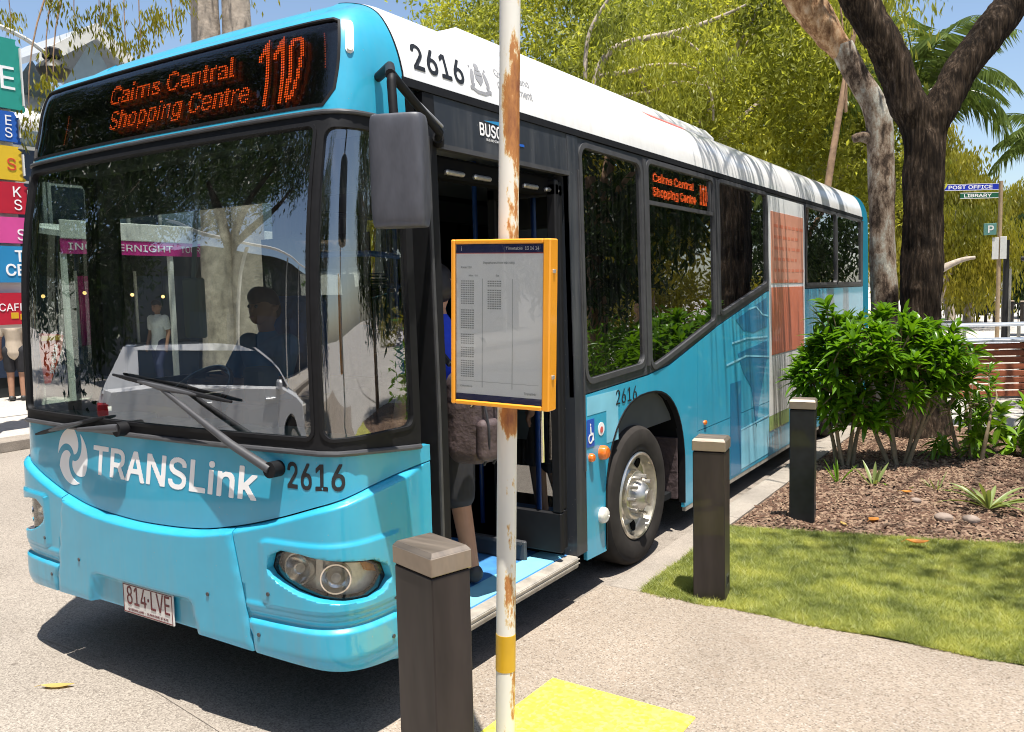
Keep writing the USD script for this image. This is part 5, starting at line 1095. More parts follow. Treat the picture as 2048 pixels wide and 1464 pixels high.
strap_plant('spiky_plant', 'thin wispy plant in the mulch left of the striped one', 'plant', (2.80, 5.35, .15), 9, .24, .012, 'variegated_leaves', 83, 1.1, .3)
strap_plant('seedling', 'low yellow leaved seedling lying before the stems of the shrub', 'plant', (2.52, 5.22, .15), 12, .13, .045, 'lime_leaves', 84, .6, .3)
strap_plant('spiky_plant', 'slim green shoots beside the blackish bollard', 'plant', (2.02, 5.35, .15), 8, .26, .02, 'bush_leaves', 85, 1.3, .2)
stems = [((3.25+dx, 7.4, .1), (3.22+dx*4, 7.35, .38)) for dx in (-.08, 0, .08)]
shrub('broad_leaved_plant', 'bright lime green broad leaved plant at the right edge of the bed', 'plant', stems, [tuple(x) for x in ellipsoid(26, (3.25, 7.2, .50), (.42, .34, .26), rr, .4)], 9, .20, .075, 'lime_leaves', 86, 234, .014)
stems = [((2.85+dx, 7.1, .1), (2.82+dx*3, 7.0, .3)) for dx in (-.05, .05)]
shrub('broad_leaved_plant', 'low yellowish plant between the shrub stems and the lime one', 'plant', stems, [tuple(x) for x in ellipsoid(10, (2.82, 6.7, .34), (.25, .2, .14), rr, .4)], 9, .16, .04, 'lime_leaves', 87, 90, .01)

# mulch: chips, twigs, pebbles, fallen leaves
rr = np.random.default_rng(91)
def bed_points(n, poly=BED, xmax=4.3):
    x0, y0, x1, y1 = poly.bounds; p = np.column_stack([rr.uniform(x0, min(x1, xmax), n), rr.uniform(y0, y1, n)]); p = p[shapely.contains_xy(poly.buffer(-.02), p[:, 0], p[:, 1])]; return p
def chips(n, L, W, H):
    p = bed_points(n); n = len(p); z = bed_z(p); m = MB(); a = rr.uniform(0, np.pi, n); l = rr.uniform(.4, 1.2, n)*L; w = rr.uniform(.5, 1.2, n)*W; tl = rr.normal(size=n)*.25
    ca, sa = np.cos(a), np.sin(a); d = np.stack([ca, sa, tl], 1)*l[:, None]; s_ = np.stack([-sa, ca, rr.normal(size=n)*.2], 1)*w[:, None]; c = np.column_stack([p, z+H*.6]); h = np.array([0, 0, H])
    v = np.stack([c-d-s_*.6, c+d-s_, c+d+s_*.7, c-d+s_, c+h], 1).reshape(-1, 3); k = np.arange(n)*5
    return v, np.vstack([np.stack([k+i, k+(i+1) % 4, k+4], 1) for i in range(4)])
for mt, n, l in (('chip_pale', 9000, .022), ('chip_brown', 9000, .026), ('chip_brown', 1400, .05)):
    tag(obj('mulch', MB().add(*chips(n, l, .009, .010)), mt, None, False), 'bark chips strewn over the garden bed', 'mulch', kind='stuff')
for k, (x, y, s_, lab) in enumerate([(2.95, 4.42, .05, 'pale rounded stone in the mulch near the lawn, left one'), (3.12, 4.45, .045, 'pale rounded stone in the mulch near the lawn, right one'), (2.70, 4.9, .03, 'small stone in the mulch before the wispy plant')]):
    q = trimesh.creation.icosphere(3, s_); q.vertices *= np.array([1.3, 1, .7]); q.vertices *= (1+.25*(meshkit.fbm(q.vertices*30+k*7, 3, k)-.5))[:, None]; q.apply_translation((x, y, float(bed_z(np.array([[x, y]]))[0])+s_*.4)); tag(obj('stone', q, 'pebble', None, True), lab, 'stone')
def dead_leaf(label, loc, rz, L, W, mat, curl=.25):
    t = np.linspace(0, 1, 9); w = W*np.sin(np.pi*np.clip(t, .02, .985))**.8*(1-.25*t); z = curl*L*(t-.5)**2+.006
    v = np.stack([np.stack([L*t, -w/2, z+w*.35*curl], 1), np.stack([L*t, 0*t, z-.002], 1), np.stack([L*t, w/2, z+w*.5*curl], 1)], 1).reshape(-1, 3); f = []
    for i in range(8):
        for c in (0, 1): f += [[i*3+c, i*3+c+3, i*3+c+4], [i*3+c, i*3+c+4, i*3+c+1]]
    x = thing('fallen_leaf', label, 'leaf', loc, rz); obj('blade', MB().add(v, np.array(f)), mat, x, 60); obj('stalk', MB().tube([(-.03, 0, .008), (0, 0, z[0])], .0018, 5), mat, x, 60)
dead_leaf('dry yellow leaf lying on the asphalt before the bus', (-.55, -.24, .002), .63, .16, .05, 'fallen_leaf')
dead_leaf('curled orange leaf at the far edge of the lawn', (2.80, 3.70, .165), .3, .14, .07, 'orange_leaf', .6)
dead_leaf('orange leaf lying on the mulch by the lawn', (2.48, 4.22, float(bed_z(np.array([[2.5, 4.22]]))[0])+.012), 1.2, .11, .08, 'orange_leaf', .4)
dead_leaf('pale leaf on the mulch before the black bollard', (2.35, 4.05, float(bed_z(np.array([[2.35, 4.05]]))[0])+.012), 2.2, .09, .04, 'fallen_leaf', .4)
dead_leaf('tiny orange leaf by the foot of the big shrub', (2.58, 5.0, float(bed_z(np.array([[2.58, 5.0]]))[0])+.012), .2, .08, .05, 'orange_leaf', .5)
# ---------------------------------------------------------------- right: timber screen, table, street signs, posts, cars
ts = thing('timber_screen', 'low red brown timber slat screen with a steel capping behind the plants', 'screen', (2.28, 12.8, .02), .56)
for k in range(8):
    m = MB(); m.box((0, -.02, .03+k*.108), (3.2, .02, .03+k*.108+.088), .006); obj('slat', m, 'slat_wood', ts, 30)
for x in (.02, 1.0, 2.0, 3.1): obj('screen_post', MB().box((x, .025, .0), (x+.07, .09, .90), .004), 'post_tan', ts, 30)
obj('capping', MB().box((-.06, -.10, .895), (3.3, .35, .945), .008), 'bench_steel', ts, 30)
tb = thing('picnic_table', 'long pale steel topped table beyond the timber screen', 'table', (1.50, 20.0, .01), .575)
obj('table_top', MB().box((0, -.05, .80), (4.2, .75, .86), .01), 'bench_steel', tb, 30)
for x in (.25, 1.9, 3.8):
    for y in (.0, .62): obj('leg', MB().box((x, y, 0), (x+.06, y+.06, .80), .004), 'galvanised', tb, 30)
obj('table_bench', MB().box((.1, -.62, .42), (4.1, -.28, .47), .01), 'bench_steel', tb, 30)
for x in (.3, 3.7): obj('bench_leg', MB().box((x, -.50, 0), (x+.07, -.40, .42), .004), 'galvanised', tb, 30)

sp = thing('street_name_post', 'tan post carrying a blue and a green street name blade', 'street sign', (2.22, 23.2, .012))
obj('post', MB().tube([(0, 0, 0), (0, 0, 4.42)], .05, 12), 'post_tan', sp, 40)
bx = unit((-.85, -.53, 0)); 
def blade(z, L, h, mat, text, tw, tilt=0):
    u_ = np.array([0, 0, 1.]); o = bx*.06+u_*z; nrm = np.cross(bx, u_); b = obj('sign_blade', MB().box((0, 0, -.012), (L, h, .012), .004, frame(o, bx, u_, nrm)), mat, sp, 30)
    # lettering reads towards the camera
    xd = -bx; n2 = np.cross(xd, u_); st_ = o+bx*L
    obj('blade_lettering', on_plane(textm(text, h*.52, .002, True, tw), st_+xd*.08+u_*(h*.24)+n2*.0125, xd, u_), 'letter_white', b, False)
    obj('blade_border', MB().box((0, h-.012, -.014), (L, h, .014), 0, frame(o, bx, u_, nrm)).box((0, 0, -.014), (L, .012, .014), 0, frame(o, bx, u_, nrm)), 'letter_white', b, False)
blade(4.20, 1.38, .165, 'street_blue', 'POST OFFICE', 1.14); blade(3.99, .98, .15, 'street_green', 'LIBRARY', .72)
m = MB(); m.box((-.36, -.10, 3.05), (-.07, -.085, 3.35), .004); q = obj('parking_plate', m, 'teal', sp, 30); obj('plate_letter', on_plane(textm('P', .18, .002, True), (-.28, -.101, 3.11), (1, 0, 0), (0, 0, 1)), 'letter_white', q, False)
obj('plate', MB().box((-.16, -.075, 2.42), (-.01, -.06, 2.98), .004), 'sign_white', sp, 30); obj('plate', MB().box((.02, -.075, 2.42), (.17, -.06, 3.0), .004), 'sign_white', sp, 30)
def far_post(label, loc, h, r, mat='post_black', group=None):
    t = thing('street_post', label, 'post', loc, 0, group); obj('shaft', MB().tube([(0, 0, 0), (0, 0, h)], [r, r*.9], 10), mat, t, 40); obj('base_collar', MB().tube([(0, 0, 0), (0, 0, .15)], r*1.35, 10), mat, t, 40); return t
far_post('thick black post standing right behind the street name post', (2.27, 25.6, .012), 3.0, .085)
far_post('tall thin black post left of the row of short bollards', (-.05, 44, .012), 3.3, .075)
far_post('slim pale metal post at the right edge', (2.33, 26.5, .012), 2.2, .045, 'galvanised')
sg2 = thing('round_sign', 'pale octagonal sign back on a thin post between the black posts', 'street sign', (1.35, 42, .012))
obj('post', MB().tube([(0, 0, 0), (0, 0, 2.6)], .035, 8), 'galvanised', sg2, 40); obj('sign_plate', MB().mesh(trimesh.creation.cylinder(.37, .02, sections=8), frame((0, -.05, 2.55), (.92, 0, .38), (-.38, 0, .92))), 'sign_white', sg2, 30)
obj('lower_plate', MB().box((-.22, -.06, 1.45), (.22, -.04, 2.05), .004), 'sign_white', sg2, 30)
fb0 = None
for k in range(7):
    loc = (.45+k*.36, 41.2-k*.55, .012); lab = ['leftmost', 'second', 'third', 'fourth', 'fifth', 'sixth', 'seventh'][k]+' from the left in the far row of short grey bollards'
    if fb0 is None:
        fb0 = thing('far_bollard', lab, 'bollard', loc, 0, 'far row of short grey bollards'); obj('shaft', MB().box((-.06, -.06, 0), (.06, .06, .95), .01), 'bollard_brown', fb0, 30); obj('top', MB().box((-.07, -.07, .95), (.07, .07, 1.0), .01), 'brushed_steel', fb0, 30)
    else: copy_of(fb0, lab, loc)
fn = thing('railing', 'dark steel railing behind the posts at the right edge', 'railing', (1.9, 33.5, .012), -.35)
for z in (.25, 1.0): obj('rail', MB().box((0, -.02, z), (2.6, .02, z+.05)), 'post_black', fn, False)
for k in range(14): obj('baluster', MB().box((.05+k*.19, -.012, .28), (.075+k*.19, .012, 1.0)), 'post_black', fn, False)
rb = thing('shelter', 'dark shelter frame with a flat roof at the right edge', 'shelter', (2.75, 31, .012))
for x in (0, 1.5): obj('shelter_post', MB().box((x-.05, -.05, 0), (x+.05, .05, 2.5)), 'post_black', rb, False)
obj('shelter_roof', MB().box((-.3, -.8, 2.5), (1.9, .8, 2.62), .02), 'post_black', rb, 30); obj('shelter_panel', MB().box((.06, -.02, .3), (1.44, .02, 1.3)), 'bollard_black', rb, False)
for k, (x, y, s_, lab) in enumerate([(-1.2, 52, .55, 'round clipped shrub on the far road island, left one'), (.1, 50, .4, 'round clipped shrub on the far road island, right one')]):
    t = thing('clipped_shrub', lab, 'shrub', (0, 0, 0)); rr = np.random.default_rng(110+k); obj('trunk', MB().tube([(x, y, 0), (x, y, .4)], .05, 6), 'bark_tan', t, 40); obj('crown', MB().add(*clump_leaves(ellipsoid(40, (x, y, .45), (s_*1.4, s_, .42), rr, .6), 40, .14, .1, .16, .08, rr)), 'dark_leaves', t, False, kind='stuff')

def car(name, label, loc, rz, body, L=4.55, W=1.84, H=1.62, group=None):
    """a five door car: length along +x (front), lofted from stations"""
    t = thing(name, label, 'car', loc, rz, group)
    lowp = [(-L/2, .62), (-L/2+.02, .95), (-L/2+.10, 1.08), (-L*.30, 1.12), (0, 1.07), (L*.22, 1.02), (L*.36, .90), (L*.46, .80), (L/2, .62), (L/2-.02, .40), (L/2-.12, .24), (-L/2+.12, .26), (-L/2+.01, .42)]
    pl = Polygon(lowp).buffer(.04).buffer(-.04)
    for x in (-L*.305, L*.295): pl = pl.difference(Point(x, .33).buffer(.39))
    m = MB(); ring = np.array(pl.exterior.coords)[:-1]
    for z0, z1, sh in ((-W/2, -W/2+.10, (.93, 1)), (-W/2+.10, W/2-.10, (1, 1)), (W/2-.10, W/2, (1, .93))):
        c = ring.mean(0); a = (ring-c)*np.array([1., 1.])*sh[0]+c if sh[0] != 1 else ring; b = (ring-c)*sh[1]+c if sh[1] != 1 else ring; n = len(ring)
        v = np.vstack([np.column_stack([a[:, 0], np.full(n, z0), a[:, 1]]), np.column_stack([b[:, 0], np.full(n, z1), b[:, 1]])]); m.add(v, [[i, i+n, (i+1) % n+n, (i+1) % n] for i in range(n)])
    c = ring.mean(0); capq = Polygon((ring-c)*.93+c); v2, f2 = tri2d([capq.buffer(0)])
    for y in (-W/2, W/2): m.add(np.column_stack([v2[:, 0], np.full(len(v2), y), v2[:, 1]]), f2)
    obj('body', m, body, t, 40)
    prof = [(-L/2+.10, 1.06, .07), (-L/2+.28, 1.30, .15), (-L/2+.50, H-.11, .22), (-L/2+.85, H-.04, .25), (-.25, H, .26), (L*.04, H-.03, .25), (L*.12, H-.13, .22), (L*.25, 1.02, .08)]
    q = trimesh.convex.convex_hull(np.array([(x, y*(W/2-w_), z) for x, z, w_ in prof for y in (-1, 1)])); obj('window_glass', q, 'car_glass', t, 30)
    rp_ = [(-L/2+.36, H-.10, .24), (-L/2+.52, H-.085, .215), (-L/2+.85, H-.028, .245), (-.25, H+.012, .255), (L*.04, H-.018, .245), (L*.10, H-.10, .22), (-.3, H-.09, .20)]
    q = trimesh.convex.convex_hull(np.array([(x, y*(W/2-w_), z) for x, z, w_ in rp_ for y in (-1, 1)])); obj('roof', q, body, t, 40)
    for y in (-1, 1):
        for (xa, xb) in ((-L/2+.10, -L/2+.46), (L*.25, L*.10)):
            wl, wu = W/2-.07, W/2-.24; w_ = .05 if xa > -L/2+.2 else .62
            v = np.array([(xa, y*(wl+.012), 1.03), (xa+w_, y*(wl+.012), 1.03), (xb+w_*.4, y*(wu+.012), H-.05), (xb-.03, y*(wu+.012), H-.05)]); obj('pillar', MB().add(np.vstack([v, v-np.array([0, y*.03, 0])]), [[0, 1, 2, 3], [7, 6, 5, 4], [0, 4, 5, 1], [1, 5, 6, 2], [2, 6, 7, 3], [3, 7, 4, 0]]), body, t, False)
        obj('tail_lamp', MB().box((-L/2-.01, y*(W/2-.42), .82), (-L/2+.22, y*(W/2+.006), .95), .02), 'tail_red', t, 30)
        obj('head_lamp', MB().box((L/2-.30, y*(W/2-.40), .66), (L/2-.01, y*(W/2-.02), .78), .02), 'clear_lens_white', t, 30)
        for x in (-L*.305, L*.295):
            w = MB().mesh(trimesh.creation.cylinder(.33, .22, sections=28), frame((x, y*(W/2-.11), .33), (1, 0, 0), (0, 0, 1))); wh = obj('wheel', w, 'tyre', t, 30)
            obj('rim', MB().mesh(trimesh.creation.cylinder(.22, .02, sections=20), frame((x, y*(W/2+.003), .33), (1, 0, 0), (0, 0, 1))), 'alu', wh, 30)
        for x in (-L*.12, L*.12): obj('door_handle', MB().box((x, y*(W/2-.005), .88), (x+.2, y*(W/2+.02), .91), .006), body, t, 30)
        obj('wing_mirror', MB().box((L*.17, y*(W/2-.05), .98), (L*.17+.12, y*(W/2+.16), 1.12), .03), body, t, 30)
    obj('tail_glass_trim', MB().box((-L/2-.012, -.5, .84), (-L/2+.03, .5, .93), .008), 'black_gloss', t, 30)
    return t
car('parked_car', 'far blue car on the road seen just right of the dark trunk', (-6.6, 92, .012), 2.2, 'car_blue')
car('parked_car', 'far white car beside the blue one right of the dark trunk', (-5.2, 98, .012), .2, 'car_white')
car('parked_car', 'far pale silver car between the white one and the clipped shrubs', (-2.8, 96, .012), .3, 'car_silver')
car('white_suv', 'white sport utility car on the road before the bus, mirrored in its windscreen', (-4.1, -4.6, 0), -.98, 'car_white', 4.6, 1.88, 1.60)

# ---------------------------------------------------------------- left: far side of the street
ho = thing('gabled_house', 'pale house with a small front gable behind the shops', 'house', (0, 0, 0))
def wallbox(lo, hi, mat, par, name='wall', ch=0): return obj(name, MB().box(lo, hi, ch), mat, par, 30)
wallbox((-22, 2.0, .12), (-14.0, 14.5, 5.35), 'wall_blue', ho)
m = MB(); gy = (7.42, 8.52, 9.62); m.add([(-13.9, gy[0], 6.55), (-13.9, gy[2], 6.55), (-13.9, gy[1], 7.42), (-15.8, gy[0], 6.55), (-15.8, gy[2], 6.55), (-15.8, gy[1], 7.42)], [[0, 1, 2], [0, 2, 5], [0, 5, 3], [1, 4, 5], [1, 5, 2]]) if False else None
gv_ = np.array([(-13.88, gy[0]+.1, 5.9), (-13.88, gy[2]-.1, 5.9), (-13.88, gy[1], 7.42)]); gb = gv_-np.array([2.4, 0, 0])
obj('gable_wall', MB().add(np.vstack([gv_, gb]), [[0, 1, 2], [5, 4, 3], [0, 3, 4], [0, 4, 1]]), 'wall_blue', ho, False)
for sgn, a in ((-1, gy[0]), (1, gy[2])):
    p0 = np.array([-13.70, gy[1], 7.60]); p1 = np.array([-13.70, a+sgn*.15, 6.74]); th_ = np.array([0, sgn*.06, .10])
    v = np.array([p0, p1, p1+(-2.8, 0, 0), p0+(-2.8, 0, 0)]); obj('roof', MB().add(np.vstack([v, v+np.array([0, 0, .13])]), [[0, 1, 2, 3], [7, 6, 5, 4], [0, 4, 5, 1], [1, 5, 6, 2], [2, 6, 7, 3], [3, 7, 4, 0]]), 'roof_grey', ho, False)
    v = np.array([p0+(.06, 0, -.17), p1+(.06, 0, -.17), p1+(.06, 0, .14), p0+(.06, 0, .14)]); obj('barge_board', MB().add(np.vstack([v, v-np.array([.06, 0, 0])]), [[0, 1, 2, 3], [7, 6, 5, 4], [0, 4, 5, 1], [1, 5, 6, 2], [2, 6, 7, 3], [3, 7, 4, 0]]), 'wall_white', ho, False)
v = np.array([(-13.3, 1.7, 5.30), (-13.3, 14.8, 5.30), (-17, 14.8, 6.75), (-17, 1.7, 6.75)]); obj('roof', MB().add(np.vstack([v, v+np.array([0, 0, .12])]), [[0, 1, 2, 3], [7, 6, 5, 4], [0, 4, 5, 1], [1, 5, 6, 2], [2, 6, 7, 3], [3, 7, 4, 0]]), 'roof_white', ho, False)
obj('gutter', MB().box((-13.34, 1.7, 5.22), (-13.2, 14.8, 5.36), .02), 'wall_white', ho, 30)
for y in (6.55, 7.45, 9.2):
    w = wallbox((-14.02, y, 3.4), (-13.97, y+.72, 4.95), 'shop_navy', ho, 'window'); 
    for lo, hi in (((-13.97, y-.07, 3.33), (-13.93, y, 5.02)), ((-13.97, y+.72, 3.33), (-13.93, y+.79, 5.02)), ((-13.97, y, 4.95), (-13.93, y+.72, 5.02)), ((-13.97, y, 4.28), (-13.94, y+.72, 4.33))): obj('frame', MB().box(lo, hi), 'wall_white', w, False)
sh = thing('shop_row', 'row of shops with a white awning and a magenta fascia seen through the bus', 'shop', (0, 0, 0))
wallbox((-13.9, -2, .12), (-13.0, 18, 3.3), 'shop_dark', sh)
v = np.array([(-10.9, 5.85, 3.02), (-10.9, 18, 3.02), (-13.4, 18, 3.35), (-13.4, 5.85, 3.35)]); obj('awning', MB().add(np.vstack([v, v+np.array([0, 0, .10])]), [[0, 1, 2, 3], [7, 6, 5, 4], [0, 4, 5, 1], [1, 5, 6, 2], [2, 6, 7, 3], [3, 7, 4, 0]]), 'roof_white', sh, False)
obj('awning_edge', MB().box((-10.9, 5.85, 2.98), (-10.84, 18, 3.30), .01), 'wall_white', sh, 30)
fa = obj('fascia', MB().box((-10.90, 5.85, 2.72), (-10.85, 18, 2.975)), 'magenta', sh, False)
for k, (tx, y, w) in enumerate((('MORNING OVERNIGHT', 5.0, 2.6), ('TOURS AND TRAVEL', 8.2, 2.0))):
    tm = textm(tx[4:] if k == 0 else tx, .12, .004, False, w*.8); obj('fascia_lettering', on_plane(tm, (-10.848, y+.95 if k == 0 else y, 2.79), (0, 1, 0), (0, 0, 1)), 'letter_white', fa, False)
for y in (5.9, 8.0, 10.1, 12.2, 14.3): obj('awning_post', MB().box((-10.95, y-.04, .12), (-10.87, y+.04, 2.75)), 'wall_white', sh, False)
for k, (y, mat) in enumerate(((3.0, 'shop_navy'), (5.2, 'shop_navy'), (7.3, 'magenta'), (8.6, 'shop_navy'), (10.4, 'shop_navy'), (12.4, 'teal'), (14, 'shop_navy'))):
    w = wallbox((-13.01, y, .5 if mat != 'magenta' else 1.0), (-12.96, y+1.5 if mat == 'shop_navy' else y+.8, 2.4), mat, sh, 'shop_window')
    obj('window_frame', MB().box((-12.97, y-.05, .4), (-12.93, y, 2.5)), 'wall_white', w, False)
for k, (y, z) in enumerate(((5.6, 1.95), (6.2, 2.0), (7.0, 2.05), (7.5, 1.9), (8.0, 2.0), (8.7, 1.95), (9.4, 2.05), (10.0, 1.95))):
    bl = obj('bulb', trimesh.creation.icosphere(2, .035).apply_translation((-12.2, y, z)), 'warm_bulb', sh, True); obj('bulb_cord', MB().tube([(-12.2, y, z), (-12.2, y, 3.1)], .005, 5), 'post_black', bl, 40)
obj('shop_counter', MB().box((-12.7, 6.0, .12), (-12.2, 9.5, 1.0), .02), 'shop_navy', sh, 30)

# the stack of coloured shop signs
ss_ = thing('sign_stack', 'stack of coloured wavy edged shop signs on a white post left of the bus', 'sign', (0, 0, 0))
obj('post', MB().box((-8.52, 3.30, .12), (-8.42, 3.44, 5.6), .01), 'sign_white', ss_, 30)
obj('backing_board', MB().box((-8.50, 3.2, 1.55), (-8.46, 3.92, 5.2), .005), 'sign_white', ss_, 30)
def wavy(y0, z0, y1, z1, amp, n):
    b = []; 
    for k in range(n*6+1):
        t = k/(n*6); b.append((y1+amp*math.sin(2*np.pi*n*t), z0+(z1-z0)*t))
    return Polygon([(y0, z0)]+b+[(y0, z1)]).buffer(0)
ysh = 0.
for (mat, z0, z1, ye, txt, hh, scal) in (('sign_green', 4.50, 5.43, 4.10, ['E'], .30, .018), ('sign_blue', 4.06, 4.46, 4.02, ['E', 'S'], .13, .01), ('sign_yellow', 3.55, 4.0, 4.04, ['S'], .16, .022), ('sign_red', 3.10, 3.52, 4.08, ['K', 'S'], .14, .02), ('sign_pink', 2.70, 3.05, 4.10, ['S'], .15, .02), ('sign_cyan', 2.17, 2.66, 4.06, ['T', 'CE'], .15, .003), ('orange_red' if False else 'sign_red', 1.60, 2.03, 4.02, ['CAFE'], .10, .002)):
    pl = wavy(3.10, z0, ye-.10, z1, scal, 5); q = extr(pl, .05); v = q.vertices.copy(); q.vertices = np.column_stack([-8.40+v[:, 2], v[:, 0], v[:, 1]]); sb = obj('shop_sign', q, mat, ss_, 30)
    pl = wavy(3.60, z0+.02, ye+.06, z1-.02, scal, 5); q = extr(pl, .05); v = q.vertices.copy(); q.vertices = np.column_stack([-8.62+v[:, 2], v[:, 0], v[:, 1]]); obj('shop_sign', q, mat, ss_, 30)
    obj('sign_edge', MB().box((-8.44, ye-.03, z0+.08), (-8.41, ye-.01, z1-.08)), 'sign_white', sb, False)
    for k, tx in enumerate(txt):
        tm = textm(tx, hh, .004, mat == 'sign_cyan'); w = tm.vertices[:, 0].max(); obj('sign_lettering', on_plane(tm, (-8.348, ye-.16-w, z1-.12-(hh*1.25)*(k+1)+(.1 if len(txt) > 1 else -.18 if mat == 'sign_green' else 0)), (0, 1, 0), (0, 0, 1)), 'letter_white' if mat != 'sign_yellow' else 'orange_red', sb, False)
for k, (y, z) in enumerate([(3.72, 1.72), (3.84, 1.70)]):
    obj('sign_fruit', MB().box((-8.35, y-.05, z-.04), (-8.345, y+.05, z+.04), .002), 'tape_yellow', ss_, 30)
# ice cream pennant seen through the glass
ic = thing('feather_flag', 'red cone shaped ice cream flag seen through the left edge of the windscreen', 'flag', (0, 0, 0))
pl = Polygon([(4.18, 1.44), (4.50, 1.40), (4.46, 1.20), (4.27, .74), (4.21, .74), (4.17, 1.2)]).buffer(.015); q = extr(pl, .012); v = q.vertices.copy(); q.vertices = np.column_stack([-8.62+v[:, 2], v[:, 0], v[:, 1]]); fl_ = obj('cloth', q, 'orange_red', ic, 30)
obj('flag_pole', MB().tube([(-8.63, 4.20, .12), (-8.63, 4.20, 1.5)], .012, 8), 'galvanised', ic, 40); obj('flag_top', MB().box((-8.605, 4.19, 1.34), (-8.600, 4.47, 1.41), .002), 'tape_yellow', fl_, 30)
obj('flag_lettering', on_plane(textm('ICE CREAM', .055, .002, True, .42), (-8.606, 4.33, .86), (0, .22, .97), (0, -.97, .22)), 'letter_white', fl_, False)
# street lamp by the gable
sl = thing('street_lamp', 'dark bowl shaped street lamp on a pale arm before the gable', 'street lamp', (0, 0, 0))
obj('lamp_head', revolve([(.001, .10), (.10, .09), (.22, .0), (.24, -.05), (.15, -.20), (.001, -.24)], 24).apply_translation((-9.0, 4.86, 5.36)), 'lamp_dark', sl, 40)
obj('arm', MB().tube(smoothpath([(-9.0, 4.86, 5.46), (-9.0, 4.6, 5.62), (-9.0, 4.0, 5.78), (-9.0, 3.0, 5.82)], 14), .035, 8), 'wall_white', sl, 40); obj('post', MB().tube([(-9.0, 3.0, .12), (-9.0, 3.0, 5.9)], .06, 10), 'wall_white', sl, 40)
obj('camera_box', MB().box((-9.12, 4.75, 5.46), (-8.88, 4.95, 5.62), .03), 'post_black', sl, 30)

# ---------------------------------------------------------------- before the bus, mirrored in its glass
cf = thing('white_roofed_cafe', 'low building with a white roof across the road, mirrored in the windscreen', 'building', (0, 0, 0))
wallbox((-26, -32, .12), (-11.5, -10.5, 5.6), 'shop_dark', cf)
v = np.array([(-9.8, -33, 5.5), (-9.8, -9.2, 5.5), (-16, -9.2, 7.6), (-16, -33, 7.6)]); obj('roof', MB().add(np.vstack([v, v+np.array([0, 0, .12])]), [[0, 1, 2, 3], [7, 6, 5, 4], [0, 4, 5, 1], [1, 5, 6, 2], [2, 6, 7, 3], [3, 7, 4, 0]]), 'roof_white', cf, False)
for y in (-9, -13, -17, -21, -25, -29): obj('veranda_post', MB().box((-10.2, y-.06-2.5, .12), (-10.1, y+.06-2.5, 5.5)), 'wall_white', cf, False)
for y in (-10, -14, -18, -22, -26): obj('window', MB().box((-11.52, y-2.6, .9), (-11.46, y-.2, 2.5)), 'shop_navy', cf, False)
bt = tree('forked_tree', 'dark forked street tree across the road, mirrored in the windscreen', 'tree')
obj('trunk', MB().add(*trunk([(-6.3, -6.6, .0), (-6.3, -6.65, 2.2), (-6.25, -6.7, 4.4)], [.24, .19, .2], 20, 30, .1, 8, 3)), 'bark_dark', bt, 50)
for pts in ([(-6.3, -6.7, 4.1), (-6.7, -6.4, 5.1), (-7.5, -6.1, 6.4)], [(-6.3, -6.7, 4.1), (-5.9, -7.1, 5.0), (-5.1, -7.7, 6.2)], [(-6.3, -6.7, 4.2), (-6.25, -6.8, 5.6), (-6.1, -6.9, 7)]): obj('limb', MB().add(*trunk(pts, [.14, .10, .05], 12, 20, .1, 8, 5)), 'bark_dark', bt, 50)
rr = np.random.default_rng(130); m = MB(); m.add(*clump_leaves(ellipsoid(190, (-6.6, -6.6, 8.0), (4.6, 4.2, 2.0), rr, .3, -.55), 80, .38, .4, .26, .09, rr)); obj('crown', m, 'dark_leaves', bt, False, kind='stuff')
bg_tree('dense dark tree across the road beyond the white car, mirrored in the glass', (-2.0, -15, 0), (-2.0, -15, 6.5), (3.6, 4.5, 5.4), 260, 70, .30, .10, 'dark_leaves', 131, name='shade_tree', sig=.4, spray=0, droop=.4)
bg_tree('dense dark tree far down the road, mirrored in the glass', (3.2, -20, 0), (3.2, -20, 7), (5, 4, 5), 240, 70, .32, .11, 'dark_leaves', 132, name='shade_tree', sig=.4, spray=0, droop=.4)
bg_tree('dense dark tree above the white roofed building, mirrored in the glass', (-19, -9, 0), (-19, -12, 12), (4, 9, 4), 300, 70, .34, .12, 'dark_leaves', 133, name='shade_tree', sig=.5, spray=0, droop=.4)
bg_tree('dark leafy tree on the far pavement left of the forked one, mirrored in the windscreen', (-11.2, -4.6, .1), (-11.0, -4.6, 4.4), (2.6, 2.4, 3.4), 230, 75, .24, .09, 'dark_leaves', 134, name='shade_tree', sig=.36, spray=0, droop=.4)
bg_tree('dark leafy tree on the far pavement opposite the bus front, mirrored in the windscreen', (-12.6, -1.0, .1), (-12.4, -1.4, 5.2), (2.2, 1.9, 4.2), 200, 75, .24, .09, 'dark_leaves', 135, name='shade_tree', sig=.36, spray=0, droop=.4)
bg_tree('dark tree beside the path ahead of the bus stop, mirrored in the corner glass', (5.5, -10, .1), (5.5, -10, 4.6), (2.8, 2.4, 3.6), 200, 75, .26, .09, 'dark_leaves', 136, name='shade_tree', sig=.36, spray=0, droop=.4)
bg_tree('dark tree at the kerb far ahead of the bus, mirrored in the corner glass', (1.9, -13, .1), (1.6, -13, 5.0), (2.6, 2.4, 3.8), 200, 75, .26, .09, 'dark_leaves', 137, name='shade_tree', sig=.36, spray=0, droop=.4)
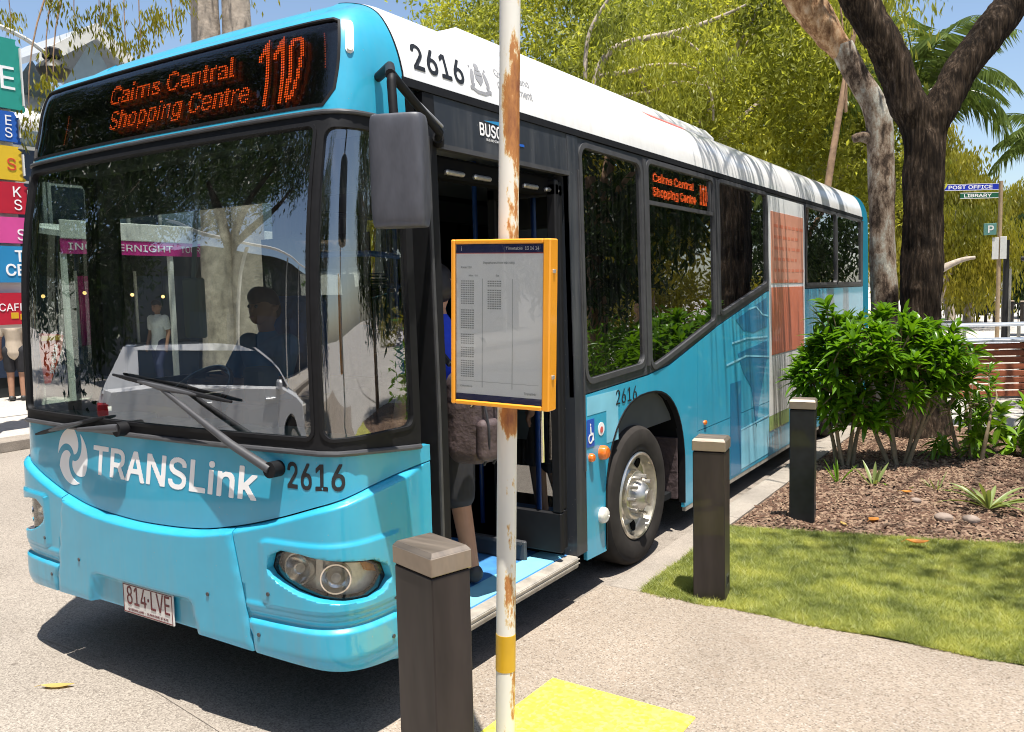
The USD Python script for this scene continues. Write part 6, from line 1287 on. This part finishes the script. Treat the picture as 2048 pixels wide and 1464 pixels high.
# garden trees beside the path, mirrored in the side windows
for k, (x, y, h, lab) in enumerate([(6.4, 12.5, 6.2, 'dense garden tree right of the path, nearest the shrubs, mirrored in the side windows'), (8.2, 19, 7.5, 'tall garden tree further along the park, mirrored in the side windows'), (5.6, 25, 6.5, 'garden tree beside the far path, mirrored in the side windows'), (9.2, 8.0, 5.5, 'low garden tree at the back of the lawn, mirrored in the side windows'), (13, 29, 8, 'far park tree by the water, mirrored in the side windows')]):
    bg_tree(lab, (x, y, .1), (x, y, h*.80), (2.3, 2.8, h*.52), 190, 70, .26, .09, 'dark_leaves' if k != 1 else 'olive_leaves', 140+k, name='garden_tree', sig=.34, spray=.2, droop=.45, bark='bark_tan')
for k, (x, y) in enumerate([(4.6, 7.6), (5.6, 6.6), (4.9, 11.2)]):
    rr = np.random.default_rng(160+k); t = thing('garden_shrub', ['rounded shrub at the back of the bed, left one, mirrored in the side windows', 'rounded shrub at the back of the bed, right one, mirrored in the side windows', 'rounded shrub behind the bed, mirrored in the side windows'][k], 'shrub', (0, 0, 0)); obj('stem', MB().tube([(x, y, .1), (x, y, .7)], .03, 6), 'stem_brown', t, 40)
    obj('crown', MB().add(*clump_leaves(ellipsoid(60, (x, y, .85), (.7, .7, .65), rr, .5), 50, .14, .2, .16, .04, rr)), 'bush_leaves', t, False, kind='stuff')

# ---------------------------------------------------------------- people
def hull_body(joints, bones, refine=.02, it=8):
    parts = []
    for a, b in bones:
        (pa, ra), (pb, rb) = joints[a], joints[b]
        s1 = manifold3d.Manifold.sphere(ra, 20).translate([float(x) for x in pa]); s2 = manifold3d.Manifold.sphere(rb, 20).translate([float(x) for x in pb])
        parts.append(manifold3d.Manifold.batch_hull([s1, s2]))
    M_ = manifold3d.Manifold.batch_boolean(parts, manifold3d.OpType.Add).refine_to_length(refine); mm = M_.to_mesh()
    t = trimesh.Trimesh(mm.vert_properties[:, :3], mm.tri_verts, process=True); trimesh.smoothing.filter_taubin(t, iterations=it); return t
def person(label, loc, rz, pose='stand', shirt='cloth_blue', lower='cloth_black', hair='hair_dark', skin='skin', shorts=True, group=None, hands=True, armL=None, armR=None):
    """faces +x before turning; height about 1.72"""
    t = thing('person', label, 'person', loc, rz, group); J = {}
    sit = pose == 'sit'; hz = .50 if sit else .92
    def j(n, p, r): J[n] = (np.array(p, float), r)
    j('pelvis', (0, 0, hz), .12); j('waist', (-.01 if sit else 0, 0, hz+.17), .115); j('chest', (0, 0, hz+.36), .135); j('neck', (.0, 0, hz+.545), .052); j('nk2', (.015, 0, hz+.60), .05)
    j('head', (.03, 0, hz+.715), .088); j('headb', (-.005, 0, hz+.725), .085); j('chin', (.075, 0, hz+.65), .045)
    for s_, y in (('l', 1), ('r', -1)):
        j('sh'+s_, (0, y*.175, hz+.47), .062); j('hip'+s_, (0, y*.09, hz-.02), .095)
        el, wr = (armL if s_ == 'l' else armR) or (((-.02, y*.235, hz+.20), (.06, y*.25, hz-.04)) if not sit else ((.10, y*.24, hz+.22), (.34, y*.16, hz+.24)))
        j('el'+s_, el, .043); j('wr'+s_, wr, .030); d = unit(J['wr'+s_][0]-J['el'+s_][0]); j('pl'+s_, J['wr'+s_][0]+d*.06, .032)
        if sit: j('kn'+s_, (.42, y*.11, hz-.02), .062); j('an'+s_, (.44, y*.11, .09), .042); j('to'+s_, (.60, y*.12, .04), .036)
        elif pose == 'step': j('kn'+s_, (.14 if y > 0 else -.02, y*.09, .50), .060); j('an'+s_, (.10 if y > 0 else -.12, y*.09, .09), .042); j('to'+s_, (.24 if y > 0 else .02, y*.10, .04), .036)
        else: j('kn'+s_, (.01, y*.095, .49), .060); j('an'+s_, (-.01, y*.095, .085), .042); j('to'+s_, (.13, y*.11, .04), .036)
    bones = [('pelvis', 'waist'), ('waist', 'chest'), ('chest', 'neck'), ('neck', 'nk2'), ('nk2', 'headb'), ('head', 'headb'), ('head', 'chin'), ('headb', 'chin')]
    for s_ in 'lr':
        bones += [('chest', 'sh'+s_), ('sh'+s_, 'el'+s_), ('el'+s_, 'wr'+s_), ('wr'+s_, 'pl'+s_), ('pelvis', 'hip'+s_), ('hip'+s_, 'kn'+s_), ('kn'+s_, 'an'+s_), ('an'+s_, 'to'+s_)]
        d = unit(J['pl'+s_][0]-J['wr'+s_][0]); sd = unit(np.cross(d, [1., 0, .2])); up_ = np.cross(sd, d)
        for k in range(4):                                   # fingers, slightly curled; then a thumb
            b = J['pl'+s_][0]+sd*(k-1.5)*.018; l = (.055, .066, .062, .048)[k]; m_ = b+d*l*.8; e = m_+d*l*.5-up_*l*.35
            j(f'f{s_}{k}a', b, .0095); j(f'f{s_}{k}b', m_, .0085); j(f'f{s_}{k}c', e, .007); bones += [(f'f{s_}{k}a', f'f{s_}{k}b'), (f'f{s_}{k}b', f'f{s_}{k}c')]
        j(f't{s_}a', J['wr'+s_][0]+d*.02+sd*.025, .012); j(f't{s_}b', J['wr'+s_][0]+d*.06+sd*.055-up_*.01, .009); bones.append((f't{s_}a', f't{s_}b'))
    hd = J['head'][0]; j('nose', hd+np.array([.088, 0, -.02]), .013); j('nose2', hd+np.array([.07, 0, .01]), .014); bones.append(('nose', 'nose2'))
    for y in (-1, 1): j(f'ear{y}', hd+np.array([-.02, y*.085, -.01]), .022); j(f'eb{y}', hd+np.array([-.02, y*.07, -.005]), .02); bones.append((f'ear{y}', f'eb{y}'))
    body = obj('body', hull_body(J, bones, .014, 6), skin, t, True)
    for y in (-1, 1): obj('eye', trimesh.creation.icosphere(2, .011).apply_translation(hd+np.array([.080, y*.033, .005])), 'eye_dark', body, True)
    obj('mouth', trimesh.creation.icosphere(2, .02).apply_transform(np.diag([.4, 1.1, .3, 1])).apply_translation(hd+np.array([.094, 0, -.062])), 'lip', body, True)
    H = {'a': (hd+np.array([-.02, 0, .035]), .092), 'b': (hd+np.array([-.055, 0, -.02]), .075), 'c': (hd+np.array([.03, 0, .06]), .07)}
    obj('hair', hull_body(H, [('a', 'b'), ('a', 'c')], .02, 3), hair, t, True)
    g = .018; C_ = {k: (p, r+g) for k, (p, r) in J.items()}
    for s_ in 'lr': C_['sl'+s_] = (J['sh'+s_][0]*.35+J['el'+s_][0]*.65, J['el'+s_][1]+.022)
    C_['neck'] = (J['neck'][0]-np.array([0, 0, .03]), .07); C_['hem'] = (J['pelvis'][0]-np.array([0, 0, .04]), .15)
    obj('shirt', hull_body(C_, [('waist', 'chest'), ('hem', 'waist'), ('chest', 'neck')]+[x for s_ in 'lr' for x in (('chest', 'sh'+s_), ('sh'+s_, 'sl'+s_))], .02, 6), shirt, t, True)
    for s_ in 'lr': C_['mid'+s_] = (J['kn'+s_][0]*.95+J['an'+s_][0]*.05, J['kn'+s_][1]+.028) if pose == 'step' else (J['hip'+s_][0]*.25+J['kn'+s_][0]*.75, J['kn'+s_][1]+.035); C_['an'+s_] = (J['an'+s_][0]+np.array([0, 0, .03]), J['an'+s_][1]+.02)
    lb = [('pelvis', 'hip'+s_) for s_ in 'lr']+([('hip'+s_, 'mid'+s_) for s_ in 'lr'] if shorts else [x for s_ in 'lr' for x in (('hip'+s_, 'kn'+s_), ('kn'+s_, 'an'+s_))])
    C_['hipl'] = (J['hipl'][0], J['hipl'][1]+.022); C_['hipr'] = (J['hipr'][0], J['hipr'][1]+.022)
    obj('shorts' if shorts else 'trousers', hull_body(C_, lb, .02, 6), lower, t, True)
    S_ = {}
    for s_ in 'lr': S_['a'+s_] = (J['an'+s_][0]-np.array([.02, 0, .03]), .05); S_['b'+s_] = (J['to'+s_][0]+np.array([.02, 0, -.0]), .042); obj('shoe', hull_body(S_, [('a'+s_, 'b'+s_)], .02, 4), 'shoe', t, True)
    return t, J
pa, J = person('person in a blue shirt and long black shorts boarding with a brown backpack', (.80, 1.29, .30), math.radians(164), 'step', 'cloth_blue', 'cloth_black', 'hair_dark', 'skin')
bp = thing('backpack', 'brown purple backpack on the back of the boarding person', 'backpack', (.88, 1.26, .13), math.radians(164))
m = manifold3d.Manifold.batch_hull([manifold3d.Manifold.sphere(.085, 24).translate([-.24, y, z]) for y in (-.09, .09) for z in (.98, 1.30)]+[manifold3d.Manifold.sphere(.06, 24).translate([-.31, y, z]) for y in (-.07, .07) for z in (.96, 1.2)]).refine_to_length(.02).to_mesh()
q = trimesh.Trimesh(m.vert_properties[:, :3], m.tri_verts); q.vertices += .010*(meshkit.fbm(q.vertices*np.array([7, 7, 9]), 2, 2)-.5)[:, None]*np.array([1, 1, .5]); obj('bag', q, 'bag_brown', bp, True)
m = manifold3d.Manifold.batch_hull([manifold3d.Manifold.sphere(.035, 20).translate([-.385, y, z]) for y in (-.08, .08) for z in (.96, 1.10)]).refine_to_length(.02).to_mesh(); obj('pocket', trimesh.Trimesh(m.vert_properties[:, :3], m.tri_verts), 'bag_brown', bp, True)
for y in (-.06, .0, .06): obj('strap', MB().tube(smoothpath([(-.30, y, 1.36), (-.385, y*1.2, 1.22), (-.425, y*1.25, 1.05), (-.36, y, .90)], 14), .007, 6), 'cloth_black', bp, 40)
obj('zip', MB().tube(smoothpath([(-.34, -.12, 1.2), (-.375, -.06, 1.27), (-.38, .06, 1.27), (-.34, .12, 1.2)], 12), .004, 6), 'alu', bp, 40)
for y in (-.11, .11): obj('strap', MB().tube(smoothpath([(-.17, y, 1.40), (-.02, y*1.1, 1.46), (.15, y*1.1, 1.32), (.10, y*1.3, 1.10), (-.16, y, 1.0)], 16), .016, 6), 'cloth_black', bp, 40)
obj('strap', MB().tube(smoothpath([(-.34, -.10, .98), (-.36, -.12, .85), (-.33, -.10, .70)], 8), .012, 6), 'strap_white', bp, 40, label='loose pale strap hanging from the bag')
person('person driving the bus in a dark blue shirt, seen through the windscreen', (-.63, 1.36, .62), math.radians(-90), 'sit', 'cloth_driver', 'cloth_navy', 'hair_brown', 'skin_tan', False, armL=((.14, .25, .72), (.42, .15, .78)), armR=((.14, -.25, .72), (.42, -.15, .76)))
person('person in a white shirt walking past the shops, seen through the bus', (-11.4, 8.0, .125), math.radians(-80), 'step', 'cloth_white', 'cloth_navy', 'hair_dark', 'skin_tan', False)
person('person in a beige top and dark trousers by the shops, under the red sign', (-13.0+.8, 5.62, .125), math.radians(140), 'stand', 'cloth_beige', 'cloth_black', 'hair_brown', 'skin', True)

# clipped hedge along the far side of the lawn, mirrored in the side windows
hd = thing('hedge', 'long clipped hedge at the back of the park, mirrored in the side windows', 'hedge', (0, 0, 0)); rr = np.random.default_rng(170); cc = np.column_stack([rr.uniform(6.5, 30, 420), rr.uniform(30, 33, 420), rr.uniform(.2, 2.6, 420)])
obj('foliage', MB().add(*clump_leaves(cc, 45, .38, .2, .30, .11, rr)), 'olive_leaves', hd, False, kind='stuff'); obj('stem', MB().tube([(7, 31.5, 0), (7, 31.5, 1.5)], .05, 6), 'stem_brown', hd, 40)
